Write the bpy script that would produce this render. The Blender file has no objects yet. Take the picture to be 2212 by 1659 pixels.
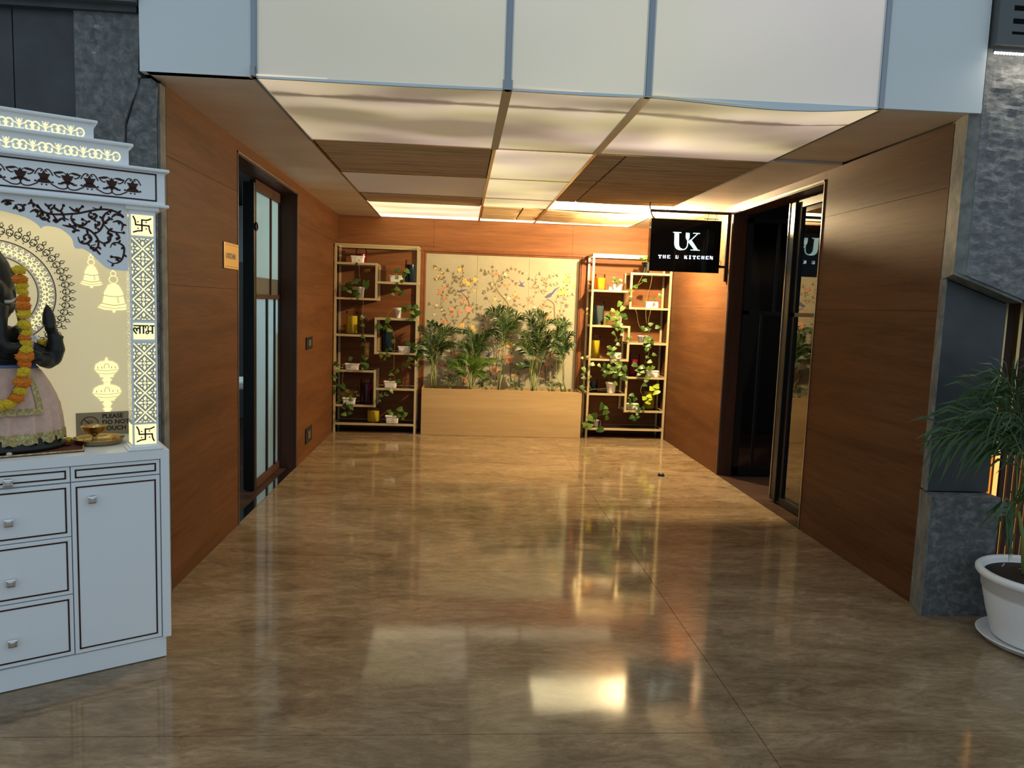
import bpy, bmesh, math, random, json
from mathutils import Vector, Matrix, Quaternion, noise
random.seed(7)
SC = bpy.context.scene
COL = SC.collection
PI = math.pi

# ---------------------------------------------------------------- camera, world, light, exposure
cam_d = bpy.data.cameras.new('camera'); cam = bpy.data.objects.new('camera', cam_d); COL.objects.link(cam)
cam_d.sensor_width = 36.0; cam_d.lens = 36.0*1600/2212; cam_d.clip_start = 0.05; cam_d.clip_end = 100
RM = ((0.99701874, -0.02748804, -0.07209737), (-0.06882087, 0.10571133, -0.9920125), (0.03488999, 0.99401686, 0.10350443))
m = Matrix(RM).to_4x4(); m.translation = (0, 0, 1.5)
cam.matrix_world = m
SC.camera = cam
SC.view_settings.view_transform = 'Standard'; SC.view_settings.look = 'None'
SC.view_settings.gamma = 1; SC.view_settings.exposure = 0.0; SC.view_settings.use_curve_mapping = False

world = bpy.data.worlds.new('world'); SC.world = world; world.use_nodes = True
bg = world.node_tree.nodes['Background']
bg.inputs[0].default_value = (0.66, 0.82, 0.95, 1); bg.inputs[1].default_value = 0.68

def light(kind, name, loc, energy, color, size=0.1, rot=(0,0,0), size_y=None, spot=None):
    d = bpy.data.lights.new(name, kind); d.energy = energy; d.color = color
    if kind == 'AREA':
        d.size = size
        if size_y: d.shape = 'RECTANGLE'; d.size_y = size_y
    else: d.shadow_soft_size = size
    if spot: d.spot_size = spot; d.spot_blend = 0.5
    o = bpy.data.objects.new(name, d); COL.objects.link(o); o.location = loc; o.rotation_euler = rot
    return o
# warm lamp in the open ceiling slot near the right wall
light('POINT', 'ceiling_slot_lamp', (1.96, 7.30, 2.44), 400, (1.0, 0.74, 0.40), 0.035)
light('AREA', 'dining_room_daylight', (-3.2, 6.6, 2.2), 34, (0.74, 0.93, 1.0), 1.2, (0, math.radians(-60), 0), 1.6)
light('AREA', 'right_room_fill', (4.2, 6.0, 2.5), 30, (0.9, 0.85, 0.8), 0.5)  # added fill that lifts the dark doorway, no actual lamp in that room

# ---------------------------------------------------------------- materials
M = {}
def mat(name, col=(0.5,0.5,0.5), rough=0.5, metal=0.0, spec=0.5, emit=None, estr=0.0, trans=0.0, coat=0.0, ior=1.45):
    m = bpy.data.materials.new(name); m.use_nodes = True
    b = m.node_tree.nodes['Principled BSDF']
    b.inputs['Base Color'].default_value = (*col, 1); b.inputs['Roughness'].default_value = rough
    b.inputs['Metallic'].default_value = metal; b.inputs['Specular IOR Level'].default_value = spec
    b.inputs['Transmission Weight'].default_value = trans; b.inputs['Coat Weight'].default_value = coat
    b.inputs['IOR'].default_value = ior
    if emit: b.inputs['Emission Color'].default_value = (*emit, 1); b.inputs['Emission Strength'].default_value = estr
    M[name] = m; return m
def N(m, t, **kw):
    n = m.node_tree.nodes.new(t)
    for k, v in kw.items(): setattr(n, k, v)
    return n
def lk(m, a, b): m.node_tree.links.new(a, b)
def ramp(m, fac, stops):
    r = N(m, 'ShaderNodeValToRGB'); cr = r.color_ramp
    while len(cr.elements) < len(stops): cr.elements.new(0.5)
    for e, (p, c) in zip(cr.elements, stops): e.position = p; e.color = (*c, 1)
    lk(m, fac, r.inputs[0]); return r.outputs[0]
def noisetex(m, scale, detail=4, rough=0.55, stretch=(1,1,1), rot=(0,0,0), dist=0.0, coord='Object'):
    tc = N(m, 'ShaderNodeTexCoord'); mp = N(m, 'ShaderNodeMapping')
    if coord == 'World':
        g = N(m, 'ShaderNodeNewGeometry'); lk(m, g.outputs['Position'], mp.inputs[0])
    else: lk(m, tc.outputs[coord], mp.inputs[0])
    mp.inputs['Scale'].default_value = stretch; mp.inputs['Rotation'].default_value = rot
    n = N(m, 'ShaderNodeTexNoise'); n.inputs['Scale'].default_value = scale; n.inputs['Detail'].default_value = detail
    n.inputs['Roughness'].default_value = rough; n.inputs['Distortion'].default_value = dist
    lk(m, mp.outputs[0], n.inputs[0]); return n.outputs['Fac']
def bump(m, fac, strength, dist=0.01):
    b = N(m, 'ShaderNodeBump'); b.inputs['Strength'].default_value = strength; b.inputs['Distance'].default_value = dist
    lk(m, fac, b.inputs['Height']); lk(m, b.outputs[0], m.node_tree.nodes['Principled BSDF'].inputs['Normal'])
def P(m, k): return m.node_tree.nodes['Principled BSDF'].inputs[k]

def wood(name, a, b, c, stretch, rough=0.32, scale=1.6, coat=0.0):
    m = mat(name, a, rough, spec=0.14, coat=coat)
    f = noisetex(m, scale, 8, 0.62, stretch, dist=0.6, coord='World')
    f2 = noisetex(m, scale*9, 3, 0.5, stretch, coord='World')
    mx = N(m, 'ShaderNodeMix'); mx.data_type = 'FLOAT'; mx.inputs[0].default_value = 0.3
    lk(m, f, mx.inputs[2]); lk(m, f2, mx.inputs[3])
    lk(m, ramp(m, mx.outputs[0], [(0.32, a), (0.5, b), (0.68, c)]), P(m, 'Base Color'))
    bump(m, f2, 0.05, 0.004)
    return m
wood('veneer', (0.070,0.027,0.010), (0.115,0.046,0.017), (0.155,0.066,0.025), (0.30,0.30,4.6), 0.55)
wood('veneer_lit', (0.140,0.054,0.020), (0.215,0.087,0.033), (0.285,0.120,0.047), (0.30,0.30,4.6), 0.5)  # same veneer with the back wall's stronger light put into its colour
wood('dark_veneer', (0.050,0.026,0.020), (0.07,0.037,0.028), (0.09,0.048,0.037), (4,4,0.3), 0.4)
wood('dark_floor_wood', (0.030,0.018,0.012), (0.055,0.032,0.022), (0.085,0.052,0.036), (0.3,3,1), 0.3)
wood('oak', (0.40,0.28,0.135), (0.45,0.32,0.16), (0.51,0.37,0.19), (0.25,0.25,2.6), 0.45)
wood('frame_wood', (0.15,0.055,0.024), (0.21,0.080,0.034), (0.26,0.105,0.045), (1,1,1), 0.4)

# travertine-look floor
m = mat('marble', (0.3,0.24,0.16), 0.10, spec=0.45)
f = noisetex(m, 1.5, 11, 0.66, (0.75,1.8,1), dist=1.3, coord='World')
f2 = noisetex(m, 8.5, 10, 0.75, (0.6,1.7,1), (0,0,0.25), dist=1.7, coord='World')
mx = N(m, 'ShaderNodeMix'); mx.data_type = 'FLOAT'; mx.inputs[0].default_value = 0.5
lk(m, f, mx.inputs[2]); lk(m, f2, mx.inputs[3])
base = ramp(m, mx.outputs[0], [(0.36,(0.130,0.084,0.045)), (0.45,(0.215,0.148,0.083)), (0.53,(0.285,0.203,0.116)), (0.62,(0.39,0.290,0.175))])
v = N(m, 'ShaderNodeMix'); v.data_type = 'RGBA'
f3 = noisetex(m, 3.1, 12, 0.78, (0.6,1.7,1), (0,0,-0.3), dist=2.6, coord='World')
vm = ramp(m, f3, [(0.475,(0,0,0)), (0.5,(0.4,0.4,0.4)), (0.525,(0,0,0))])
lk(m, vm, v.inputs[0]); lk(m, base, v.inputs[6]); v.inputs[7].default_value = (0.12,0.078,0.046,1)
lk(m, v.outputs[2], P(m, 'Base Color'))
fr = noisetex(m, 5, 3, 0.5, coord='World')
rr = N(m, 'ShaderNodeMapRange'); rr.inputs[3].default_value = 0.045; rr.inputs[4].default_value = 0.12
lk(m, fr, rr.inputs[0]); lk(m, rr.outputs[0], P(m, 'Roughness'))
bump(m, noisetex(m, 2.2, 2, 0.5, coord='World'), 0.02, 0.02)

def speck(name, cols, rough, scale, stretch=(1,1,1), bs=0.0, bd=0.01, detail=8, dist=0.4, spec=0.5, metal=0.0, coord='World'):
    m = mat(name, cols[1], rough, spec=spec, metal=metal)
    f = noisetex(m, scale, detail, 0.65, stretch, dist=dist, coord=coord)
    lk(m, ramp(m, f, [(0.34, cols[0]), (0.5, cols[1]), (0.66, cols[2])]), P(m, 'Base Color'))
    if bs: bump(m, f, bs, bd)
    return m
speck('ceiling_board', [(0.68,0.63,0.56),(0.75,0.70,0.63),(0.82,0.77,0.69)], 0.5, 1.2, (1,2.5,1))
speck('stone_rough', [(0.13,0.133,0.135),(0.17,0.175,0.178),(0.25,0.258,0.262)], 0.85, 26, (1,1,1.7), 0.55, 0.012, 11, 0.5)
speck('stone_block', [(0.075,0.080,0.080),(0.12,0.126,0.126),(0.21,0.22,0.22)], 0.65, 24, (1,1,1.3), 0.5, 0.01, 10)
speck('stone_smooth', [(0.033,0.036,0.038),(0.043,0.047,0.049),(0.055,0.06,0.062)], 0.42, 4, bs=0.03, bd=0.01)
speck('stone_edge', [(0.10,0.105,0.095),(0.16,0.165,0.15),(0.22,0.22,0.20)], 0.8, 12, bs=0.2)
m = speck('stone_speck', [(0.075,0.08,0.080),(0.125,0.132,0.130),(0.20,0.21,0.205)], 0.7, 26, (1,1,1), 0.5, 0.01, 10)
f = noisetex(m, 5.5, 11, 0.8, (1,1,1.2), dist=0.7, coord='World')
mk = ramp(m, f, [(0.615,(0,0,0)), (0.65,(0.8,0.8,0.8))])
b_in = P(m, 'Base Color'); src = b_in.links[0].from_socket
v = N(m, 'ShaderNodeMix'); v.data_type = 'RGBA'; lk(m, mk, v.inputs[0]); lk(m, src, v.inputs[6]); v.inputs[7].default_value = (0.36,0.38,0.37,1)
lk(m, v.outputs[2], b_in)
m = mat('bamboo', (0.30,0.19,0.09), 0.38, spec=0.5)
f = noisetex(m, 3, 4, 0.6, (0.6,28,1), coord='World')
lk(m, ramp(m, f, [(0.3,(0.40,0.27,0.13)), (0.5,(0.70,0.50,0.27)), (0.7,(0.86,0.66,0.40))]), P(m, 'Base Color'))
mat('bamboo_backing', (0.12,0.075,0.04), 0.8)
mat('white_panel', (0.66,0.70,0.71), 0.4)
mat('white_laminate', (0.88,0.91,0.93), 0.25, spec=0.5)
mat('edge_white', (0.62,0.72,0.76), 0.35)
mat('groove_white', (0.35,0.40,0.44), 0.6)
mat('chocolate_inlay', (0.052,0.020,0.013), 0.5, spec=0.25)
mat('gold_bar', (0.60,0.50,0.28), 0.34, 0.30)
mat('brass_plate', (0.62,0.43,0.19), 0.35, 0.8)
mat('brass_dark', (0.42,0.30,0.14), 0.25, 1.0)
mat('chrome', (0.75,0.75,0.75), 0.10, 1.0)
mat('steel_trim', (0.42,0.38,0.33), 0.3, 1.0)
mat('grey_aluminium', (0.30,0.33,0.36), 0.4, 0.6)
mat('black_metal', (0.006,0.007,0.008), 0.35)
mat('black_gloss', (0.006,0.007,0.008), 0.04, spec=0.6)
mat('black_plastic', (0.012,0.012,0.012), 0.4)
mat('grey_plastic', (0.10,0.095,0.09), 0.35)
mat('grey_vent', (0.09,0.10,0.10), 0.5)
mat('dark_void', (0.008,0.008,0.008), 0.8)
mat('joint_dark', (0.02,0.01,0.006), 0.8)
mat('floor_joint', (0.055,0.04,0.026), 0.6)
mat('shelf_dark', (0.030,0.016,0.012), 0.12, spec=0.6)
mat('base_slab', (0.055,0.028,0.017), 0.12, spec=0.6)
mat('pot_white', (0.86,0.84,0.82), 0.35)
mat('pot_black', (0.02,0.018,0.017), 0.4)
mat('soil', (0.030,0.016,0.010), 0.95)
mat('room_blue', (0.55,0.66,0.74), 0.7)
mat('room_dark', (0.03,0.027,0.026), 0.7)
mat('chair_white', (0.8,0.84,0.87), 0.35)
mat('led', (1,1,1), 0.5, emit=(1.0,0.93,0.78), estr=14)
mat('letter_lit', (0.9,1,0.98), 0.5, emit=(0.62,1.0,0.93), estr=1.25)
mat('letter_lit_white', (0.9,0.95,1), 0.5, emit=(0.72,0.84,1.0), estr=1.25)
mat('cutout_lit', (1.0,0.92,0.55), 0.5, emit=(1.0,0.90,0.42), estr=0.86)
mat('cutout_dim', (0.95,0.88,0.6), 0.5, emit=(1.0,0.88,0.50), estr=0.42)
mat('cutout_shade', (0.35,0.30,0.14), 0.6, emit=(0.55,0.44,0.16), estr=0.12)
m = mat('shrine_back', (0.60,0.55,0.38), 0.5, emit=(1.0,0.87,0.52), estr=0.33)
mat('lattice_shade', (0.42,0.42,0.40), 0.5, emit=(1.0,0.92,0.7), estr=0.05)  # grey shading around the glow, put into the plate colour behind the lattice
mat('shrine_ring', (0.55,0.52,0.46), 0.5, emit=(1.0,0.90,0.75), estr=0.10)
mat('amber_lamp', (1,0.6,0.2), 0.5, emit=(1.0,0.50,0.13), estr=1.4)
speck('idol_black', [(0.004,0.006,0.007),(0.008,0.010,0.011),(0.013,0.015,0.015)], 0.45, 20, coord='Object', bs=0.15, bd=0.004)
mat('ivory', (0.75,0.68,0.52), 0.4)
speck('cloth_pink', [(0.62,0.41,0.33),(0.68,0.46,0.37),(0.74,0.51,0.41)], 0.85, 40, coord='Object')
mat('cloth_blue', (0.16,0.22,0.40), 0.8)
speck('gold_trim', [(0.25,0.18,0.06),(0.46,0.36,0.14),(0.75,0.62,0.32)], 0.45, 90, coord='Object', bs=0.6, bd=0.004)
speck('scarf_brown', [(0.16,0.10,0.055),(0.26,0.18,0.10),(0.42,0.31,0.18)], 0.7, 80, coord='Object', bs=0.6, bd=0.004)
speck('flower_yellow', [(0.50,0.33,0.01),(0.75,0.52,0.02),(0.92,0.70,0.06)], 0.8, 60, coord='Object')
speck('flower_orange', [(0.48,0.10,0.006),(0.72,0.20,0.012),(0.88,0.33,0.03)], 0.8, 60, coord='Object')
mat('flower_white', (0.75,0.70,0.66), 0.7)
mat('flower_red', (0.16,0.006,0.012), 0.7)
mat('mat_red', (0.10,0.022,0.016), 0.8)
mat('ink_red', (0.12,0.012,0.015), 0.6)
mat('ink_black', (0.012,0.012,0.013), 0.5)
mat('plate_beige', (0.36,0.31,0.22), 0.4, 0.3)
mat('stem_green', (0.20,0.26,0.07), 0.6)
mat('stem_pale', (0.40,0.44,0.16), 0.5)
mat('vine', (0.22,0.20,0.07), 0.6)
speck('mural_ground', [(0.40,0.37,0.26),(0.43,0.40,0.28),(0.46,0.43,0.30)], 0.8, 3)
mat('mural_brown', (0.20,0.13,0.055), 0.8)
mat('mural_leaf', (0.16,0.13,0.06), 0.8)
mat('mural_peach', (0.72,0.35,0.19), 0.8)
mat('mural_peach_dark', (0.55,0.22,0.11), 0.8)
mat('mural_yellow', (0.78,0.55,0.14), 0.8)
mat('mural_white', (0.75,0.68,0.48), 0.8)
mat('mural_blue', (0.12,0.12,0.22), 0.8)

def leafmat(name, c1, c2, pos, tl=0.25):
    m = mat(name, c1, 0.38, spec=0.5)
    f = noisetex(m, 2.4, 4, 0.6, (1,2.2,1), dist=0.8)
    lk(m, ramp(m, f, [(pos-0.04, c1), (pos+0.05, c2)]), P(m, 'Base Color'))
    # thin leaf: let some light through
    nt = m.node_tree; pb = nt.nodes['Principled BSDF']; out = nt.nodes['Material Output']
    tr = N(m, 'ShaderNodeBsdfTranslucent'); tr.inputs[0].default_value = (c1[0]*1.6, c1[1]*1.6, c1[2], 1)
    ms = N(m, 'ShaderNodeMixShader'); ms.inputs[0].default_value = tl
    lk(m, pb.outputs[0], ms.inputs[1]); lk(m, tr.outputs[0], ms.inputs[2]); lk(m, ms.outputs[0], out.inputs[0])
leafmat('pothos_leaf', (0.040,0.105,0.014), (0.36,0.42,0.17), 0.60)
leafmat('pothos_leaf_light', (0.10,0.20,0.022), (0.50,0.54,0.24), 0.56)
leafmat('pothos_leaf_lime', (0.42,0.55,0.03), (0.60,0.66,0.10), 0.56)
leafmat('palm_leaf', (0.026,0.058,0.009), (0.06,0.11,0.018), 0.60, 0.12)
leafmat('palm_leaf_light', (0.09,0.17,0.015), (0.18,0.28,0.04), 0.60)
leafmat('palm_leaf_front', (0.030,0.070,0.014), (0.07,0.13,0.025), 0.62, 0.12)

def frosted_light(name, col, s, scale, lo, hi, seedoff=0.0, stain=False):
    """Backlit frosted sheet: tubes behind it make it uneven."""
    m = mat(name, (0.62,0.58,0.48), 0.6, spec=0.3)
    f = noisetex(m, scale, 1.5, 0.4, (0.8,1.6,1), (0,0,seedoff), dist=0.2, coord='World')
    r = N(m, 'ShaderNodeMapRange'); r.inputs[1].default_value = 0.34; r.inputs[2].default_value = 0.66
    r.inputs[3].default_value = lo*s; r.inputs[4].default_value = hi*s
    lk(m, f, r.inputs[0]); out = r.outputs[0]
    if stain:   # line of dust settled inside the diffuser, close to its front edge
        g = N(m, 'ShaderNodeNewGeometry'); sx = N(m, 'ShaderNodeSeparateXYZ'); lk(m, g.outputs['Position'], sx.inputs[0])
        nz = noisetex(m, 2.2, 3, 0.6, (1,0.15,1), coord='World')
        def mth(op, a, b): 
            k = N(m, 'ShaderNodeMath'); k.operation = op
            for i, v in enumerate((a, b)):
                if hasattr(v, 'links') or not isinstance(v, (int, float)): lk(m, v, k.inputs[i])
                else: k.inputs[i].default_value = v
            return k.outputs[0]
        dy = mth('ABSOLUTE', mth('SUBTRACT', mth('ADD', sx.outputs[1], mth('MULTIPLY', nz, 0.06)), 3.845), 0)
        w_ = mth('MAXIMUM', mth('MULTIPLY', mth('SUBTRACT', nz, 0.36), 0.20), 0.004)
        k = N(m, 'ShaderNodeMapRange'); k.interpolation_type = 'SMOOTHSTEP'; lk(m, mth('DIVIDE', dy, w_), k.inputs[0]); k.inputs[1].default_value = 0.2; k.inputs[2].default_value = 1.5; k.inputs[3].default_value = 0.22; k.inputs[4].default_value = 1.0
        out = mth('MULTIPLY', out, k.outputs[0])
    lk(m, out, P(m, 'Emission Strength'))
    f4 = noisetex(m, scale*1.3, 1.5, 0.4, (0.8,1.3,1), (0,0,seedoff+1.3), coord='World')
    lk(m, ramp(m, f4, [(0.35,(col[0],col[1]*0.93,col[2]*1.12)), (0.65,(col[0]*0.97,col[1]*1.0,col[2]*0.80))]), P(m, 'Emission Color'))
    return m
frosted_light('fascia_glass', (1.0,0.90,0.86), 0.30, 0.7, 0.62, 1.1)
frosted_light('soffit_glass', (1.0,0.83,0.58), 0.43, 1.25, 0.40, 1.50, 0.5, True)
frosted_light('mid_glass', (1.0,0.86,0.54), 0.66, 1.1, 0.6, 1.35, 0.9)
frosted_light('back_glass', (1.0,0.88,0.55), 1.0, 1.5, 0.75, 1.25, 0.2)
frosted_light('grey_glass', (1.0,0.95,0.85), 0.05, 1.0, 0.8, 1.2)  # sheet has no light behind it; faint emission only lifts its tone
mat('bright_slot', (1,0.95,0.8), 0.5, emit=(1.0,0.87,0.52), estr=2.2)
mat('open_slot', (1,0.95,0.8), 0.5, emit=(1.0,0.84,0.48), estr=6.5)
mat('tube_white', (1,0.95,0.8), 0.5, emit=(1.0,0.92,0.68), estr=4.0)

def glassy(name, tint, refl, rough=0.02):
    m = bpy.data.materials.new(name); m.use_nodes = True; nt = m.node_tree; nt.nodes.clear()
    out = N(m, 'ShaderNodeOutputMaterial'); t = N(m, 'ShaderNodeBsdfTransparent'); t.inputs[0].default_value = (*tint, 1)
    g = N(m, 'ShaderNodeBsdfGlossy'); g.inputs['Roughness'].default_value = rough
    lw = N(m, 'ShaderNodeLayerWeight'); lw.inputs[0].default_value = refl
    ms = N(m, 'ShaderNodeMixShader'); lk(m, lw.outputs['Facing'] if False else lw.outputs['Fresnel'], ms.inputs[0])
    lk(m, t.outputs[0], ms.inputs[1]); lk(m, g.outputs[0], ms.inputs[2]); lk(m, ms.outputs[0], out.inputs[0])
    M[name] = m; return m
glassy('jar_glass', (0.97,0.98,0.97), 0.20)
glassy('door_glass_dark', (0.55,0.58,0.58), 0.62)
def liquid(name, c):
    m = mat(name, c, 0.15, spec=0.6)
    nt = m.node_tree; pb = nt.nodes['Principled BSDF']; out = nt.nodes['Material Output']
    tr = N(m, 'ShaderNodeBsdfTranslucent'); tr.inputs[0].default_value = (*c, 1)
    ms = N(m, 'ShaderNodeMixShader'); ms.inputs[0].default_value = 0.45
    lk(m, pb.outputs[0], ms.inputs[1]); lk(m, tr.outputs[0], ms.inputs[2]); lk(m, ms.outputs[0], out.inputs[0])
liquid('liquid_yellow', (0.72,0.58,0.03)); liquid('liquid_amber', (0.95,0.50,0.04)); liquid('liquid_blue', (0.016,0.045,0.075))
liquid('liquid_slate', (0.11,0.15,0.16)); liquid('liquid_purple', (0.075,0.007,0.028)); liquid('liquid_red', (0.30,0.012,0.03))
def frost(name, c, op):
    m = bpy.data.materials.new(name); m.use_nodes = True; nt = m.node_tree; nt.nodes.clear()
    out = N(m, 'ShaderNodeOutputMaterial'); t = N(m, 'ShaderNodeBsdfTranslucent'); t.inputs[0].default_value = (*c, 1)
    d = N(m, 'ShaderNodeBsdfPrincipled'); d.inputs['Base Color'].default_value = (*c, 1); d.inputs['Roughness'].default_value = 0.12
    ms = N(m, 'ShaderNodeMixShader'); ms.inputs[0].default_value = op
    lk(m, d.outputs[0], ms.inputs[1]); lk(m, t.outputs[0], ms.inputs[2]); lk(m, ms.outputs[0], out.inputs[0]); M[name] = m
frost('frosted_upper', (0.62,0.74,0.74), 0.75); frost('frosted_lower', (0.62,0.77,0.83), 0.75)

# ---------------------------------------------------------------- mesh helpers
class MB:
    def __init__(s): s.v = []; s.f = []; s.mi = []; s.mats = []; s.sm = []
    def mid(s, m):
        if m not in s.mats: s.mats.append(m)
        return s.mats.index(m)
    def add(s, vs, fs, m, smooth=False):
        o = len(s.v); s.v += [tuple(v) for v in vs]; k = s.mid(m)
        for f in fs: s.f.append(tuple(i+o for i in f)); s.mi.append(k); s.sm.append(smooth)
        return s
    def box(s, x0, x1, y0, y1, z0, z1, m, bev=0.0):
        if bev <= 0:
            vs = [(x,y,z) for z in (z0,z1) for y in (y0,y1) for x in (x0,x1)]
            return s.add(vs, [(0,2,3,1),(4,5,7,6),(0,1,5,4),(2,6,7,3),(0,4,6,2),(1,3,7,5)], m)
        bm = bmesh.new(); bmesh.ops.create_cube(bm, size=1)
        for v in bm.verts: v.co = Vector(((x0+x1)/2+v.co.x*(x1-x0), (y0+y1)/2+v.co.y*(y1-y0), (z0+z1)/2+v.co.z*(z1-z0)))
        bmesh.ops.bevel(bm, geom=bm.edges[:], offset=bev, segments=2, affect='EDGES', profile=0.5)
        bm.verts.index_update()
        s.add([v.co.copy() for v in bm.verts], [[v.index for v in f.verts] for f in bm.faces], m); bm.free(); return s
    def tube(s, pts, rad, m, n=6, smooth=True, cap=True):
        pts = [Vector(p) for p in pts]; k = len(pts)
        rad = rad if isinstance(rad, (list, tuple)) else [rad]*k
        rings = []; up = Vector((0.13, 0.31, 0.94))
        for i, p in enumerate(pts):
            t = (pts[min(i+1,k-1)]-pts[max(i-1,0)]).normalized()
            if abs(t.dot(up)) > 0.95: up = Vector((0.9,0.3,0.1))
            a = t.cross(up).normalized(); b = a.cross(t).normalized(); up = b if abs(b.dot(t)) < 0.5 else up
            rings.append([p+(a*math.cos(2*PI*j/n)+b*math.sin(2*PI*j/n))*rad[i] for j in range(n)])
        vs = [v for r in rings for v in r]; fs = []
        for i in range(k-1):
            for j in range(n): fs.append((i*n+j, i*n+(j+1)%n, (i+1)*n+(j+1)%n, (i+1)*n+j))
        if cap: fs += [tuple(reversed(range(n))), tuple(range((k-1)*n, k*n))]
        return s.add(vs, fs, m, smooth)
    def lathe(s, prof, m, n=24, c=(0,0), smooth=True, sx=1.0, sy=1.0, fn=None):
        vs = []
        for r, z in prof:
            for j in range(n):
                a = 2*PI*j/n; q = fn(a, z) if fn else 1.0
                vs.append((c[0]+r*q*sx*math.cos(a), c[1]+r*q*sy*math.sin(a), z))
        k = len(prof); fs = [(i*n+j, i*n+(j+1)%n, (i+1)*n+(j+1)%n, (i+1)*n+j) for i in range(k-1) for j in range(n)]
        if prof[0][0] > 1e-6: fs.append(tuple(reversed(range(n))))
        if prof[-1][0] > 1e-6: fs.append(tuple(range((k-1)*n, k*n)))
        return s.add(vs, fs, m, smooth)
    def ball(s, c, r, m, n=10, k=6, smooth=True, sx=1, sy=1, sz=1):
        vs = []; 
        for i in range(k+1):
            ph = PI*i/k
            for j in range(n):
                a = 2*PI*j/n; vs.append((c[0]+r*sx*math.sin(ph)*math.cos(a), c[1]+r*sy*math.sin(ph)*math.sin(a), c[2]+r*sz*math.cos(ph)))
        fs = [(i*n+j, (i+1)*n+j, (i+1)*n+(j+1)%n, i*n+(j+1)%n) for i in range(k) for j in range(n)]
        return s.add(vs, fs, m, smooth)
    def prism(s, poly, y0, y1, m):
        """polygon in (x,z) extruded from y0 to y1"""
        n = len(poly); vs = [(x,y0,z) for x,z in poly]+[(x,y1,z) for x,z in poly]
        fs = [tuple(range(n)), tuple(reversed(range(n,2*n)))]+[(i, (i+1)%n+0, (i+1)%n+n, i+n) for i in range(n)]
        return s.add(vs, fs, m)
    def flat(s, poly, y, m, fr=None):
        """flat polygon in the (x,z) plane at y, fan triangulated from its centre"""
        cx = sum(p[0] for p in poly)/len(poly); cz = sum(p[1] for p in poly)/len(poly)
        pts = [(cx,cz)]+list(poly); n = len(poly)
        vs = [((x,y,z) if fr is None else fr(x,y,z)) for x,z in pts]
        return s.add(vs, [(0, 1+i, 1+(i+1)%n) for i in range(n)], m)
    def ribbon(s, pts, w, y, m, taper=False, fr=None, sub=4):
        pts = smooth2(pts, sub) if sub and len(pts) > 2 else [Vector(p) for p in pts]
        k = len(pts); vs = []
        for i, p in enumerate(pts):
            t = (pts[min(i+1,k-1)]-pts[max(i-1,0)]); t = t.normalized() if t.length > 1e-9 else Vector((1,0))
            n = Vector((-t.y, t.x)); q = 1.0
            if taper: u = i/(k-1); q = 0.35+0.65*math.sin(PI*min(1, u*1.02))
            a = p+n*w*q/2; b = p-n*w*q/2
            for c in (a, b): vs.append((c.x, y, c.y) if fr is None else fr(c.x, y, c.y))
        return s.add(vs, [(2*i, 2*i+1, 2*i+3, 2*i+2) for i in range(k-1)], m)
    def mesh(s, name):
        me = bpy.data.meshes.new(name); me.from_pydata(s.v, [], s.f)
        for mm in s.mats: me.materials.append(M[mm])
        me.polygons.foreach_set('material_index', s.mi); me.polygons.foreach_set('use_smooth', s.sm)
        me.update(); return me
    def build(s, name, parent=None, **props):
        return mo(name, s.mesh(name), parent, **props)
def mo(name, me, parent=None, **props):
    o = bpy.data.objects.new(name, me); COL.objects.link(o)
    if parent: o.parent = parent
    for k, v in props.items():
        if v is not None: o[k] = v
    return o
def smooth2(pts, sub=4):
    P_ = [Vector(p) for p in pts]; out = []
    for i in range(len(P_)-1):
        p0 = P_[max(i-1,0)]; p1 = P_[i]; p2 = P_[i+1]; p3 = P_[min(i+2,len(P_)-1)]
        for j in range(sub):
            t = j/sub
            out.append(0.5*((2*p1)+(p2-p0)*t+(2*p0-5*p1+4*p2-p3)*t*t+(3*p1-p0-3*p2+p3)*t**3))
    out.append(P_[-1]); return out
def arc(cx, cz, r, a0, a1, n=8): return [(cx+r*math.cos(a0+(a1-a0)*i/n), cz+r*math.sin(a0+(a1-a0)*i/n)) for i in range(n+1)]
def thing(name, label, cat, loc=(0,0,0), rz=0, group=None):
    o = bpy.data.objects.new(name, None); COL.objects.link(o); o.location = loc; o.rotation_euler = (0,0,rz)
    o.empty_display_size = 0.05; o['label'] = label; o['category'] = cat
    if group: o['group'] = group
    return o
def tag(o, label, cat, group=None):
    o['label'] = label; o['category'] = cat
    if group: o['group'] = group
    return o
def struct(name, mb, label=None):
    o = mb.build(name) if isinstance(mb, MB) else bpy.data.objects.new(name, None)
    if not isinstance(mb, MB): COL.objects.link(o)
    o['kind'] = 'structure'
    if label: o['label'] = label
    return o
def text_mesh(txt, size, depth=0.001, bold=0.0, spacing=1.0):
    cu = bpy.data.curves.new('txt', 'FONT'); cu.body = txt; cu.size = size; cu.extrude = depth; cu.offset = bold
    cu.space_character = spacing; cu.resolution_u = 3
    o = bpy.data.objects.new('txt', cu); COL.objects.link(o)
    dg = bpy.context.evaluated_depsgraph_get(); me = bpy.data.meshes.new_from_object(o.evaluated_get(dg))
    bpy.data.objects.remove(o); return me

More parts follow.
